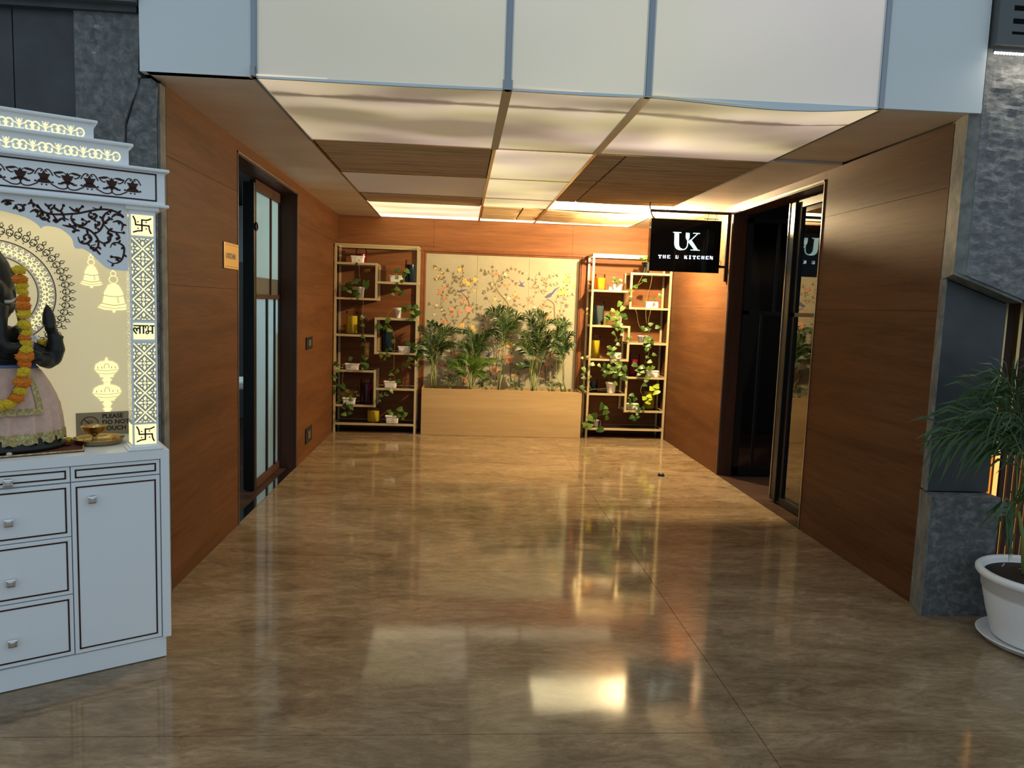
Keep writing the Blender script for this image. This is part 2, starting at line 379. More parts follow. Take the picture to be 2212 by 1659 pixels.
# measured plan of leaves, vines, mural strokes and inlay curves (metres)
DATA = json.loads('''{"PLANTS":{"L1":{"l":[[-1.103,1.321,0.058],[-1.095,1.235,0.054],[-1.086,1.105,0.051],[-1.171,1.915,0.036],[-1.092,1.018,0.054],[-1.037,0.955,0.051],[-1.076,0.885,0.061],[-1.05,0.86,0.051],[-1.089,0.804,0.051],[-1.06,0.79,0.058],[-1.031,0.784,0.051],[-1.052,0.754,0.051],[-1.088,0.753,0.043]],"v":[[[-1.157,2.012],[-1.145,1.927],[-1.144,1.828],[-1.128,1.729],[-1.127,1.615],[-1.101,1.515],[-1.093,1.487],[-1.099,1.372],[-1.097,1.227],[-1.077,1.105],[-1.051,1.026],[-1.036,0.968],[-1.027,0.874]],[[-1.171,2.004],[-1.195,1.975],[-1.209,1.939]]]},"L2":{"l":[[-1.25,1.688,0.079],[-1.299,1.637,0.065],[-1.172,1.727,0.079],[-1.245,1.61,0.058],[-1.186,1.641,0.051],[-1.164,1.584,0.079],[-1.058,1.688,0.101],[-1.084,1.723,0.043],[-1.156,1.542,0.051]],"v":[[[-1.131,1.65],[-1.174,1.663],[-1.245,1.66],[-1.294,1.637]],[[-1.124,1.65],[-1.103,1.694],[-1.046,1.689]]]},"L3":{"l":[[-0.719,1.858,0.065],[-0.64,1.811,0.072],[-0.605,1.855,0.072],[-0.725,1.79,0.058],[-0.664,1.746,0.051],[-0.717,1.708,0.043],[-0.708,1.651,0.065],[-0.772,1.634,0.058],[-0.672,1.602,0.072],[-0.764,1.595,0.043]],"v":[[[-0.727,1.808],[-0.777,1.842],[-0.789,1.891]],[[-0.726,1.787],[-0.725,1.687],[-0.774,1.627],[-0.78,1.584],[-0.73,1.593]],[[-0.725,1.687],[-0.68,1.631],[-0.658,1.581]]]},"L4":{"l":[[-0.64,1.431,0.079],[-0.583,1.462,0.072],[-0.511,1.457,0.079],[-0.538,1.398,0.072],[-0.48,1.393,0.101],[-0.558,1.318,0.079],[-0.816,1.295,0.079],[-0.909,1.227,0.087],[-0.844,1.215,0.065],[-0.793,1.187,0.065],[-0.778,1.152,0.043],[-0.748,1.062,0.058],[-0.771,0.977,0.043],[-0.821,0.958,0.051],[-0.803,0.907,0.065],[-0.882,0.905,0.058],[-0.838,0.866,0.043]],"v":[[[-0.706,1.446],[-0.777,1.426],[-0.826,1.338],[-0.817,1.266],[-0.766,1.202],[-0.732,1.094],[-0.734,1.007],[-0.736,0.948]],[[-0.74,0.945],[-0.738,0.864],[-0.74,0.747]],[[-0.706,1.446],[-0.64,1.402],[-0.539,1.398]],[[-0.897,0.889],[-0.886,0.853],[-0.871,0.831]]]},"L5":{"l":[[-0.574,1.046,0.065],[-0.523,1.033,0.072],[-0.479,0.997,0.058],[-0.515,0.96,0.058],[-0.448,0.911,0.087],[-0.484,0.88,0.065],[-0.549,0.871,0.065],[-0.606,0.804,0.072],[-0.475,0.8,0.051],[-0.561,0.776,0.036]],"v":[[[-0.632,1.006],[-0.56,1.023],[-0.501,0.952],[-0.514,0.886],[-0.578,0.833],[-0.614,0.81]],[[-0.578,0.833],[-0.483,0.799]]]},"L6":{"l":[[-1.229,0.851,0.058],[-1.382,0.788,0.065],[-1.364,0.723,0.065],[-1.395,0.642,0.058],[-1.391,0.569,0.065],[-1.411,0.47,0.058],[-1.301,0.535,0.079],[-1.351,0.534,0.058]],"v":[[[-1.277,0.786],[-1.306,0.782],[-1.316,0.745],[-1.308,0.672],[-1.318,0.562]],[[-1.277,0.786],[-1.377,0.758],[-1.394,0.626],[-1.41,0.479]],[[-1.231,0.791],[-1.231,0.85]]]},"L7":{"l":[[-1.257,0.478,0.058],[-1.271,0.437,0.065],[-1.343,0.453,0.058],[-1.22,0.42,0.043],[-1.216,0.383,0.051],[-1.342,0.373,0.058],[-1.156,0.48,0.043],[-1.138,0.437,0.043],[-1.277,0.33,0.058],[-1.298,0.3,0.058],[-1.205,0.302,0.072],[-1.241,0.302,0.058],[-1.29,0.219,0.065],[-1.225,0.228,0.058]],"v":[[[-1.258,0.402],[-1.279,0.35],[-1.285,0.232]],[[-1.244,0.403],[-1.214,0.337],[-1.228,0.233]],[[-1.258,0.402],[-1.324,0.437],[-1.346,0.481]]]},"L8":{"l":[[-0.705,0.72,0.072],[-0.77,0.689,0.051],[-0.776,0.63,0.043],[-0.685,0.611,0.065],[-0.704,0.669,0.043],[-0.878,0.444,0.065],[-0.813,0.46,0.058],[-0.755,0.495,0.058],[-0.891,0.388,0.043]],"v":[[[-0.82,0.602],[-0.869,0.479],[-0.932,0.359]],[[-0.741,0.615],[-0.735,0.674],[-0.757,0.681],[-0.786,0.717],[-0.743,0.743]]]},"L9":{"l":[[-0.661,0.294,0.079],[-0.725,0.241,0.065],[-0.784,0.269,0.058],[-0.755,0.24,0.058],[-0.631,0.25,0.065],[-0.601,0.229,0.072],[-0.674,0.212,0.058],[-0.622,0.184,0.029]],"v":[[[-0.748,0.216],[-0.676,0.232],[-0.616,0.174]]]},"R1":{"l":[[1.735,1.863,0.055],[1.761,1.833,0.041],[1.736,1.832,0.028],[1.814,1.838,0.055],[1.773,1.812,0.035]],"v":[[[1.776,1.806],[1.764,1.833],[1.738,1.853]]]},"R2":{"l":[[2.051,2.094,0.055],[2.093,2.11,0.055],[2.122,2.104,0.055],[2.109,2.069,0.035],[2.099,1.856,0.062],[1.989,1.782,0.062],[1.93,1.738,0.055],[1.95,1.64,0.041]],"v":[[[2.14,2.036],[2.098,1.944],[2.033,1.822],[1.954,1.693],[1.874,1.578],[1.841,1.52]],[[2.191,1.947],[2.177,1.814],[2.148,1.686],[2.141,1.622]],[[2.103,1.853],[2.021,1.787],[1.953,1.707],[1.895,1.586]]]},"R3":{"l":[[2.222,1.646,0.041],[2.281,1.687,0.055],[2.105,1.614,0.041]],"v":[[[2.196,1.603],[2.202,1.561],[2.188,1.483],[2.174,1.412],[2.178,1.334]],[[2.142,1.608],[2.142,1.531],[2.141,1.432],[2.159,1.361]],[[1.991,1.533],[2.03,1.485],[2.058,1.358],[2.122,1.232]],[[2.26,1.613],[2.282,1.684]]]},"R4":{"l":[[1.817,1.576,0.076],[1.855,1.524,0.076],[1.753,1.496,0.069],[1.797,1.47,0.069],[1.695,1.449,0.076],[1.671,1.409,0.055],[1.69,1.389,0.083],[1.757,1.412,0.069],[1.8,1.42,0.062],[1.848,1.45,0.062],[1.892,1.441,0.062],[1.9,1.417,0.048],[1.774,1.363,0.062],[1.817,1.358,0.055],[1.847,1.344,0.055],[1.804,1.329,0.055],[1.799,1.286,0.055],[1.828,1.287,0.041],[1.868,1.281,0.048],[1.769,1.236,0.055],[1.867,1.225,0.048],[1.798,1.162,0.048],[1.923,1.177,0.055],[1.969,1.2,0.035],[1.83,1.11,0.055],[1.731,1.072,0.062],[1.775,1.052,0.055]],"v":[[[1.832,1.407],[1.8,1.328],[1.791,1.222],[1.816,1.166],[1.792,1.065]],[[1.832,1.407],[1.867,1.281],[1.863,1.224],[1.833,1.109]],[[1.86,1.153],[1.923,1.183],[1.972,1.206]],[[1.832,1.407],[1.842,1.492],[1.824,1.562]]]},"R5":{"l":[[2.1,1.31,0.055],[2.137,1.29,0.055],[2.173,1.291,0.069],[2.199,1.356,0.062],[2.276,1.327,0.062],[2.171,1.206,0.062],[2.2,1.193,0.062],[2.159,1.163,0.062],[2.224,1.151,0.069],[2.147,1.12,0.062],[2.191,1.107,0.069],[2.164,1.064,0.062],[2.177,1.116,0.065],[2.152,1.159,0.065],[2.228,1.154,0.065],[2.189,1.101,0.065],[2.161,1.059,0.065],[2.255,1.006,0.058],[2.174,0.974,0.051]],"v":[[[2.123,1.218],[2.121,1.261],[2.104,1.31]],[[2.13,1.219],[2.143,1.112],[2.176,1.049]],[[2.199,1.063],[2.195,1.003],[2.174,0.973],[2.155,0.897]]]},"R6":{"l":[[1.735,1.068,0.065],[1.781,1.059,0.058],[1.768,1.006,0.072],[1.731,0.998,0.058],[1.845,0.971,0.043]],"v":[[[1.772,0.99],[1.762,1.035],[1.738,1.068]],[[1.802,0.991],[1.79,0.939],[1.746,0.9]]]},"R7":{"l":[[1.617,0.86,0.051],[1.681,0.869,0.065],[1.765,0.909,0.058],[1.827,0.889,0.065],[1.758,0.834,0.079],[1.851,0.86,0.065],[1.864,0.89,0.058],[1.92,0.832,0.087],[1.807,0.836,0.058],[1.664,0.817,0.058],[1.704,0.788,0.065],[1.756,0.79,0.065],[1.809,0.798,0.065],[1.852,0.83,0.058],[1.84,0.769,0.065],[1.812,0.739,0.065],[1.898,0.745,0.087],[1.69,0.758,0.065],[1.926,0.708,0.058],[1.823,0.653,0.058],[1.87,0.77,0.065],[1.73,0.856,0.058]],"v":[[[1.765,0.668],[1.762,0.736],[1.705,0.809]],[[1.769,0.669],[1.753,0.766],[1.77,0.886]],[[1.773,0.669],[1.814,0.752],[1.916,0.823]],[[1.78,0.669],[1.845,0.738],[1.922,0.71]],[[1.765,0.668],[1.723,0.75],[1.628,0.859]]]},"R8":{"l":[[2.2,0.84,0.065],[2.245,0.849,0.065],[2.101,0.852,0.065],[2.08,0.814,0.072],[2.039,0.88,0.079],[2.138,0.86,0.058],[2.126,0.8,0.058],[2.082,0.769,0.058],[2.175,0.742,0.058],[2.209,0.742,0.043],[2.181,0.697,0.058],[2.165,0.651,0.058],[2.203,0.922,0.065],[2.173,0.493,0.065],[2.225,0.517,0.072],[2.242,0.487,0.051],[2.214,0.445,0.065]],"v":[[[2.221,0.802],[2.158,0.837],[2.083,0.82],[2.043,0.871]],[[2.221,0.802],[2.187,0.733],[2.175,0.672],[2.138,0.641],[2.127,0.573],[2.161,0.513]]]},"R9":{"l":[[2.016,0.526,0.065],[1.999,0.488,0.051],[2.045,0.474,0.065],[2.067,0.482,0.043],[2.001,0.443,0.051],[2.007,0.398,0.065],[2.094,0.4,0.051],[2.112,0.355,0.051],[2.165,0.371,0.058],[2.025,0.269,0.065],[2.097,0.271,0.051],[2.065,0.244,0.065],[2.095,0.309,0.043]],"v":[[[2.028,0.419],[2.01,0.472],[2.022,0.532]],[[2.051,0.42],[2.108,0.36],[2.096,0.292],[2.037,0.26]],[[2.108,0.36],[2.168,0.369]]]},"R10":{"l":[[2.266,0.601,0.079],[2.31,0.632,0.079],[2.314,0.565,0.094]],"v":[[[2.244,0.523],[2.27,0.599],[2.315,0.623]]]},"R11":{"l":[[1.411,0.943,0.043],[1.474,0.96,0.036],[1.534,0.869,0.065],[1.443,0.81,0.072],[1.451,0.796,0.043],[1.427,0.75,0.036],[1.444,0.713,0.065],[1.427,0.593,0.072],[1.518,0.73,0.036]],"v":[[[1.716,0.592],[1.626,0.582],[1.558,0.58],[1.447,0.532]],[[1.543,0.58],[1.518,0.624],[1.489,0.758],[1.502,0.818],[1.503,0.952],[1.532,0.983]],[[1.489,0.758],[1.45,0.802],[1.44,0.861],[1.413,0.942]],[[1.481,0.604],[1.444,0.592]]]},"R12":{"l":[[1.67,0.389,0.094],[1.724,0.368,0.058],[1.727,0.315,0.072],[1.704,0.307,0.051],[1.737,0.255,0.065],[1.593,0.266,0.094],[1.541,0.242,0.094],[1.491,0.173,0.079],[1.537,0.152,0.094],[1.661,0.109,0.094],[1.572,0.213,0.058]],"v":[[[1.613,0.212],[1.633,0.265],[1.7,0.297],[1.689,0.372]],[[1.613,0.212],[1.674,0.205],[1.662,0.129]],[[1.616,0.31],[1.599,0.355]]]}},"MURAL":{"thick":[[[0.01,1.273],[0.044,1.335],[0.084,1.378],[0.097,1.46],[0.101,1.5],[0.089,1.551],[0.046,1.61],[0.01,1.645]],[[0.604,1.2],[0.593,1.354],[0.574,1.456],[0.556,1.537],[0.508,1.596],[0.455,1.65],[0.417,1.705]],[[1.127,1.372],[1.117,1.474],[1.109,1.546],[1.066,1.586],[1.024,1.604]],[[0.517,1.022],[0.546,1.085],[0.585,1.148]],[[0.419,0.541],[0.447,0.625],[0.465,0.709]],[[0.647,0.568],[0.617,0.682],[0.618,0.786],[0.595,0.858]],[[1.049,0.579],[1.037,0.746],[1.034,0.83]],[[1.083,0.915],[1.1,0.998]]],"thin":[[[0.01,1.645],[-0.016,1.659],[-0.067,1.667]],[[0.004,1.68],[-0.003,1.74],[-0.025,1.81],[-0.072,1.849],[-0.154,1.896]],[[-0.015,1.801],[0.009,1.852],[0.012,1.943]],[[-0.025,1.81],[-0.082,1.823]],[[0.026,1.61],[-0.056,1.617],[-0.118,1.655],[-0.16,1.724],[-0.202,1.773],[-0.244,1.812],[-0.294,1.795]],[[-0.202,1.773],[-0.214,1.854],[-0.267,1.922],[-0.307,1.931]],[[-0.118,1.655],[-0.11,1.736],[-0.07,1.768]],[[-0.075,1.198],[-0.138,1.278],[-0.182,1.368],[-0.204,1.439],[-0.236,1.489],[-0.232,1.57],[-0.219,1.631]],[[-0.236,1.489],[-0.206,1.541],[-0.148,1.634]],[[-0.17,1.328],[-0.214,1.428],[-0.276,1.467],[-0.358,1.495]],[[-0.075,1.198],[-0.067,1.291],[-0.029,1.394]],[[-0.066,1.26],[-0.1,1.371],[-0.112,1.432]],[[0.102,1.45],[0.143,1.441],[0.184,1.463]],[[0.096,1.5],[0.162,1.513],[0.245,1.475],[0.308,1.426]],[[0.096,1.5],[0.019,1.508],[-0.052,1.475]],[[0.089,1.551],[0.086,1.642],[0.155,1.736]],[[0.026,1.6],[-0.024,1.577],[-0.104,1.534]],[[0.008,1.7],[0.062,1.763],[0.153,1.817]],[[0.084,1.378],[0.097,1.286],[0.111,1.143]],[[-0.003,1.74],[-0.07,1.778]],[[0.417,1.705],[0.389,1.775],[0.361,1.855],[0.358,1.946]],[[0.36,1.865],[0.314,1.894],[0.242,1.911]],[[0.334,1.884],[0.284,1.872]],[[0.4,1.755],[0.458,1.859],[0.527,1.922],[0.598,1.95],[0.661,1.927],[0.708,1.904]],[[0.419,1.786],[0.469,1.819]],[[0.468,1.859],[0.561,1.832],[0.635,1.784]],[[0.424,1.654],[0.371,1.703],[0.299,1.691],[0.27,1.659]],[[0.381,1.704],[0.349,1.753]],[[0.422,1.705],[0.471,1.768]],[[0.574,1.456],[0.624,1.498],[0.675,1.531],[0.737,1.513]],[[0.558,1.465],[0.51,1.515],[0.518,1.597],[0.527,1.628]],[[0.574,1.456],[0.613,1.518],[0.632,1.56]],[[0.389,1.459],[0.366,1.53],[0.303,1.579]],[[0.543,1.455],[0.49,1.514],[0.468,1.544]],[[0.594,1.323],[0.649,1.397],[0.657,1.438]],[[0.6,1.303],[0.711,1.378],[0.823,1.423]],[[0.308,1.426],[0.269,1.363],[0.272,1.24]],[[0.328,1.447],[0.389,1.459]],[[0.98,1.664],[0.915,1.733],[0.861,1.803],[0.808,1.831]],[[0.871,1.793],[0.879,1.875],[0.909,1.896]],[[0.985,1.654],[1.008,1.747],[1.058,1.78],[1.12,1.792]],[[1.008,1.747],[1.005,1.808],[1.044,1.871],[1.116,1.889]],[[0.969,1.674],[0.917,1.693],[0.857,1.629],[0.817,1.597]],[[1.008,1.737],[0.963,1.817]],[[1.117,1.485],[1.058,1.524],[0.995,1.532]],[[1.137,1.382],[1.186,1.456],[1.202,1.56],[1.231,1.622],[1.312,1.666]],[[1.127,1.372],[1.198,1.415],[1.255,1.531]],[[1.15,1.547],[1.137,1.619],[1.187,1.662],[1.245,1.766],[1.262,1.869]],[[0.809,1.258],[0.827,1.321],[0.886,1.405]],[[0.803,1.422],[0.873,1.486]],[[-0.175,0.711],[-0.111,0.62]],[[-0.186,0.752],[-0.137,0.816],[-0.098,0.91]],[[0.329,0.747],[0.415,0.656],[0.438,0.583]],[[0.509,0.648],[0.582,0.629]],[[0.96,0.577],[1.011,0.62],[1.145,0.666]],[[1.048,0.726],[1.109,0.79],[1.158,0.854]],[[0.965,0.713],[1.003,0.818]],[[0.692,0.757],[0.649,0.798],[0.616,0.838]],[[0.517,1.022],[0.452,1.102]],[[0.644,0.652],[0.705,0.695]]],"peach":[[-0.249,1.64,0.049],[-0.2,1.693,0.049],[-0.112,1.452,0.044],[-0.192,1.571,0.039],[-0.1,1.387,0.039],[-0.009,1.415,0.044],[0.092,1.454,0.068],[0.038,1.559,0.049],[-0.195,1.302,0.058],[0.411,1.882,0.054],[0.544,1.74,0.054],[0.656,1.617,0.058],[0.844,1.562,0.039],[0.971,1.505,0.049],[1.042,1.4,0.088],[0.999,1.573,0.039],[-0.057,0.891,0.088],[0.428,0.744,0.088],[0.594,0.879,0.107],[-0.122,0.661,0.058],[0.594,1.179,0.049],[-0.213,0.772,0.049],[1.055,0.83,0.058],[0.996,0.719,0.058],[0.064,0.614,0.068],[-0.102,1.044,0.044],[0.498,0.954,0.049],[0.853,1.741,0.049],[0.983,1.838,0.049],[0.806,1.607,0.039]],"yellow":[[-0.023,1.911,0.049],[0.042,1.782,0.058],[0.083,1.754,0.049],[0.163,1.807,0.054],[0.157,1.675,0.034],[0.026,1.263,0.054],[0.149,1.247,0.049],[0.166,1.206,0.049],[0.405,1.583,0.044],[0.64,1.652,0.039],[0.599,1.045,0.078],[1.227,1.704,0.068],[1.176,1.682,0.049],[1.243,1.807,0.049],[1.273,1.839,0.049],[1.26,1.899,0.039],[1.349,1.76,0.034],[-0.274,1.831,0.029],[-0.307,1.921,0.024],[-0.294,1.795,0.029],[-0.23,1.868,0.024],[1.124,0.926,0.049],[0.663,0.689,0.044]],"white":[[0.519,1.881,0.044],[0.359,1.754,0.044],[0.569,1.599,0.044],[-0.281,1.487,0.039],[-0.219,1.438,0.029],[-0.304,1.38,0.034],[-0.203,1.408,0.024],[0.517,1.617,0.021],[0.468,1.544,0.021],[0.491,1.494,0.019],[0.268,1.399,0.034],[0.298,1.405,0.019],[0.764,1.906,0.019],[0.295,1.19,0.029],[0.262,1.25,0.024],[0.877,1.502,0.039],[0.301,0.642,0.039],[0.385,1.265,0.029],[1.12,1.792,0.024],[1.084,1.898,0.021]],"birds":[[[-0.046,1.65],[-0.006,1.677],[0.024,1.683],[0.09,1.687],[0.035,1.666],[-0.006,1.647]],[[0.989,1.629],[1.022,1.656],[1.062,1.683],[1.088,1.673],[1.074,1.637],[1.023,1.615]],[[1.072,1.678],[1.112,1.73],[1.183,1.764],[1.123,1.71],[1.089,1.663]],[[0.702,1.766],[0.685,1.822],[0.712,1.782],[0.752,1.804],[0.723,1.767],[0.76,1.743],[0.714,1.741],[0.667,1.755]],[[0.314,0.897],[0.354,0.955],[0.394,0.966],[0.385,0.925],[0.345,0.887]],[[-0.045,1.035],[-0.011,1.098],[0.011,1.047],[-0.019,1.026]]]},"PALM":{"c1":{"b":[-0.293,0.538],"hub":[-0.294,0.882],"t":[[-0.471,1.21],[-0.34,1.285],[-0.244,1.254],[-0.118,1.214],[0.001,1.203],[-0.467,1.032],[-0.376,0.916],[-0.157,1.012],[-0.51,0.957],[-0.069,1.045],[-0.248,1.113],[-0.41,1.108]]},"c2":{"b":[0.154,0.542],"hub":[0.147,0.783],"t":[[-0.092,0.806],[-0.005,0.89],[0.114,0.886],[0.248,0.876],[0.354,0.849],[0.442,0.881],[0.298,0.712],[-0.001,0.718],[0.07,0.855],[0.206,0.784]]},"c2b":{"b":[0.124,0.549],"hub":[0.174,0.873],"t":[[0.068,1.205],[0.035,1.033],[0.226,1.128],[0.358,1.192],[0.446,1.217],[0.123,1.095],[0.348,1.028],[-0.069,1.06],[0.259,1.025],[-0.108,0.865]]},"c3":{"b":[0.491,0.537],"hub":[0.48,1.002],"t":[[0.342,1.443],[0.475,1.478],[0.573,1.444],[0.694,1.381],[0.638,1.29],[0.458,1.329]]},"c4":{"b":[0.868,0.547],"hub":[0.871,0.879],"t":[[0.768,1.414],[0.879,1.455],[0.962,1.428],[0.701,1.188],[1.071,1.35],[0.661,1.053],[1.046,1.2],[1.14,1.128],[0.699,0.829],[0.738,0.995],[0.85,1.223],[0.976,1.078],[0.816,1.341],[0.953,1.286]]},"c5":{"b":[1.24,0.549],"hub":[1.185,0.964],"t":[[1.086,1.35],[1.19,1.368],[1.26,1.326],[1.302,1.215],[1.285,1.087],[1.149,1.278],[1.068,1.05],[1.078,1.156],[1.251,1.011],[1.197,1.204]]},"d1":{"b":[-0.085,0.543],"hub":[-0.086,0.581],"t":[[-0.192,0.638],[-0.148,0.669],[-0.089,0.686],[-0.029,0.688],[0.016,0.659],[0.047,0.615]]},"d2":{"b":[0.304,0.539],"hub":[0.302,0.577],"t":[[0.212,0.604],[0.271,0.636],[0.33,0.653],[0.391,0.609],[0.243,0.575]]},"d3":{"b":[0.665,0.534],"hub":[0.663,0.572],"t":[[0.586,0.63],[0.647,0.616],[0.721,0.634],[0.753,0.589],[0.603,0.585]]},"d4":{"b":[1.103,0.546],"hub":[1.102,0.576],"t":[[1.024,0.642],[1.084,0.644],[1.176,0.631],[1.207,0.617],[0.995,0.596]]}},"ARCH":[[[0.4083,1.8078],[0.3919,1.7858],[0.3681,1.7782],[0.3297,1.78],[0.2799,1.789],[0.2435,1.8008],[0.2067,1.8108],[0.1769,1.8118],[0.147,1.8044],[0.1282,1.7895]],[[0.4354,1.8049],[0.4268,1.8117],[0.4185,1.8087],[0.4051,1.8002]],[[0.4294,1.778],[0.4157,1.7873],[0.4056,1.7844],[0.4076,1.7703]],[[0.3749,1.7795],[0.3903,1.78],[0.3992,1.7692],[0.3926,1.7579],[0.3789,1.7572],[0.3701,1.766],[0.3751,1.7715]],[[0.3611,1.7789],[0.3511,1.7619],[0.3514,1.7498],[0.3301,1.7659],[0.309,1.7619]],[[0.2978,1.7852],[0.3018,1.7666],[0.288,1.7476],[0.2664,1.7455],[0.2517,1.7591],[0.2659,1.768]],[[0.288,1.7476],[0.3024,1.7382],[0.3306,1.7417]],[[0.3024,1.7382],[0.2884,1.7272],[0.2957,1.7205]],[[0.281,1.7401],[0.2522,1.7345],[0.2306,1.7199],[0.2163,1.6962],[0.2168,1.6713],[0.2244,1.6624],[0.21,1.6427]],[[0.2306,1.7199],[0.212,1.7297],[0.1966,1.7601],[0.1999,1.7764],[0.1884,1.7982],[0.1695,1.8105]],[[0.1966,1.7601],[0.1776,1.7785],[0.1811,1.7865]],[[0.2436,1.7947],[0.2439,1.7803],[0.2295,1.7735],[0.2182,1.787],[0.2273,1.7902]],[[0.2225,1.7577],[0.2245,1.7493],[0.2115,1.7546],[0.2094,1.7672]],[[0.1966,1.756],[0.1783,1.7368],[0.1559,1.7304],[0.1293,1.7306]],[[0.1665,1.7671],[0.1475,1.773],[0.1325,1.7618],[0.1368,1.7363]],[[0.1783,1.7368],[0.1823,1.724],[0.1712,1.7166]],[[0.2163,1.6962],[0.198,1.6852],[0.1791,1.695],[0.1751,1.7121],[0.1864,1.707]],[[0.2818,1.7033],[0.275,1.6834],[0.2533,1.6809],[0.2384,1.6986],[0.249,1.7142],[0.2637,1.7048],[0.2603,1.6968]],[[0.2389,1.6738],[0.2241,1.6791]],[[0.2389,1.6738],[0.2409,1.6654],[0.2282,1.658]],[[0.1759,1.6702],[0.168,1.6875],[0.149,1.6911],[0.1302,1.6778],[0.1307,1.6481],[0.1426,1.6219],[0.1656,1.612],[0.188,1.6232]],[[0.1386,1.6306],[0.15,1.6341],[0.1727,1.6368]],[[0.1522,1.7265],[0.1449,1.7104],[0.1564,1.701]],[[0.3678,1.7882],[0.3571,1.8013],[0.3365,1.7914],[0.3254,1.8126]],[[0.3843,1.8143],[0.3743,1.8054],[0.3603,1.8129]],[[0.3079,1.8104],[0.2869,1.7964],[0.2649,1.8149]],[[0.5145,1.8022],[0.5012,1.8114],[0.475,1.8123]],[[0.5047,1.8033],[0.4983,1.7982],[0.4884,1.8031]],[[0.472,1.801],[0.4706,1.7933],[0.466,1.7821]],[[0.4687,1.8013],[0.4522,1.7992],[0.4493,1.7838],[0.4594,1.7808]],[[0.2323,1.8143],[0.2067,1.8087]],[[0.17,1.7834],[0.1547,1.7974],[0.132,1.7912]]],"EDGE":[[0.5185,1.776],[0.4795,1.7691],[0.4466,1.7606],[0.4201,1.7474],[0.4035,1.733],[0.398,1.7236],[0.3864,1.7326],[0.3657,1.7345],[0.338,1.7289],[0.3172,1.7146],[0.2999,1.6937],[0.2917,1.6616],[0.2683,1.6613],[0.2467,1.6505],[0.2251,1.6292],[0.207,1.6095],[0.1886,1.5938],[0.1623,1.5869],[0.1163,1.5865]]}''')

# ================================================================= THE SETTING
XL, XR, YB, ZC = -1.43, 2.44, 8.85, 2.49
# ---- floor: slabs 1.6 m deep with hairline joints
fb = MB(); fb.box(-5, 6, -5, 9.6, -0.06, -0.004, 'floor_joint'); floor = struct('floor', fb, 'polished beige travertine floor of large slabs')
rows = [-5, -2.335, -0.735, 0.865, 2.465, 4.07, 5.67, 7.27, 8.9]
for i in range(len(rows)-1):
    y0, y1 = rows[i], rows[i+1]
    cols = [XL-0.005, 1.11, XR+0.005] if y0 > 4 else [-5, -2.09, 1.11, 4.31, 6]
    for a, b in zip(cols[:-1], cols[1:]):
        t = MB(); t.box(a+0.0014, b-0.0014, y0+0.0014, y1-0.0014, -0.02, 0, 'marble'); t.build('tile', floor)

def panel_wall(name, label, plane, side, rects, segs):
    """side wall at x=plane: dark backing boxes plus veneer panels set 4 mm proud, joints recessed"""
    bk = MB()
    for y0, y1, z0, z1 in rects:
        bk.box(min(plane+side*0.004, plane+side*0.16), max(plane+side*0.004, plane+side*0.16), y0, y1, z0, z1, 'joint_dark')
    w = struct(name, bk, label)
    for y0, y1, z0, z1 in segs:
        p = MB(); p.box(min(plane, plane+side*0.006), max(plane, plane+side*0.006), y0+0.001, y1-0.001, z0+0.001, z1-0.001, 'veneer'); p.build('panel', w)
    return w
wl = panel_wall('wall_left', 'left wall of reddish brown wood veneer panels with a doorway', XL, -1,
    [(3.68,4.905,0,2.62), (4.905,6.64,2.41,2.62), (6.64,9.0,0,2.62)],
    [(3.68,4.905,0,1.55), (3.68,4.905,1.55,2.165), (3.68,4.905,2.165,ZC), (4.905,6.64,2.41,ZC), (6.64,YB,0,1.55), (6.64,YB,1.55,2.165), (6.64,YB,2.165,ZC)])
wr = panel_wall('wall_right', 'right wall of reddish brown wood veneer panels with a doorway', XR, 1,
    [(3.66,4.975,0,2.62), (4.975,6.68,2.42,2.62), (6.68,9.0,0,2.62)],
    [(3.66,4.975,0,1.555), (3.66,4.975,1.555,2.175), (3.66,4.975,2.175,ZC), (4.975,6.68,2.42,ZC), (6.68,YB,0,1.555), (6.68,YB,1.555,2.175), (6.68,YB,2.175,ZC)])
bk = MB(); bk.box(XL-0.16, XR+0.16, YB+0.004, YB+0.12, 0, 2.62, 'joint_dark'); wb = struct('wall_back', bk, 'back wall of brown wood veneer panels, coloured lighter as if strongly lit')
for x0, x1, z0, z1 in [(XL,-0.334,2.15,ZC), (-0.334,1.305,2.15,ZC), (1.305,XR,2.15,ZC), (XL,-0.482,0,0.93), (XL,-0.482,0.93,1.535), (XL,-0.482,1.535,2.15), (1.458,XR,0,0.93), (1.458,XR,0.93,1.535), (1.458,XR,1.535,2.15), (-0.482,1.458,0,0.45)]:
    p = MB(); p.box(x0+0.001, x1-0.001, YB, YB+0.006, z0+0.001, z1-0.001, 'veneer_lit'); p.build('panel', wb)
p = MB(); p.box(XL+0.002, XR-0.002, 8.53, YB-0.002, 0.0, 0.012, 'base_slab'); o = struct('trim_1', p, 'dark polished slab under the shelving along the back wall')

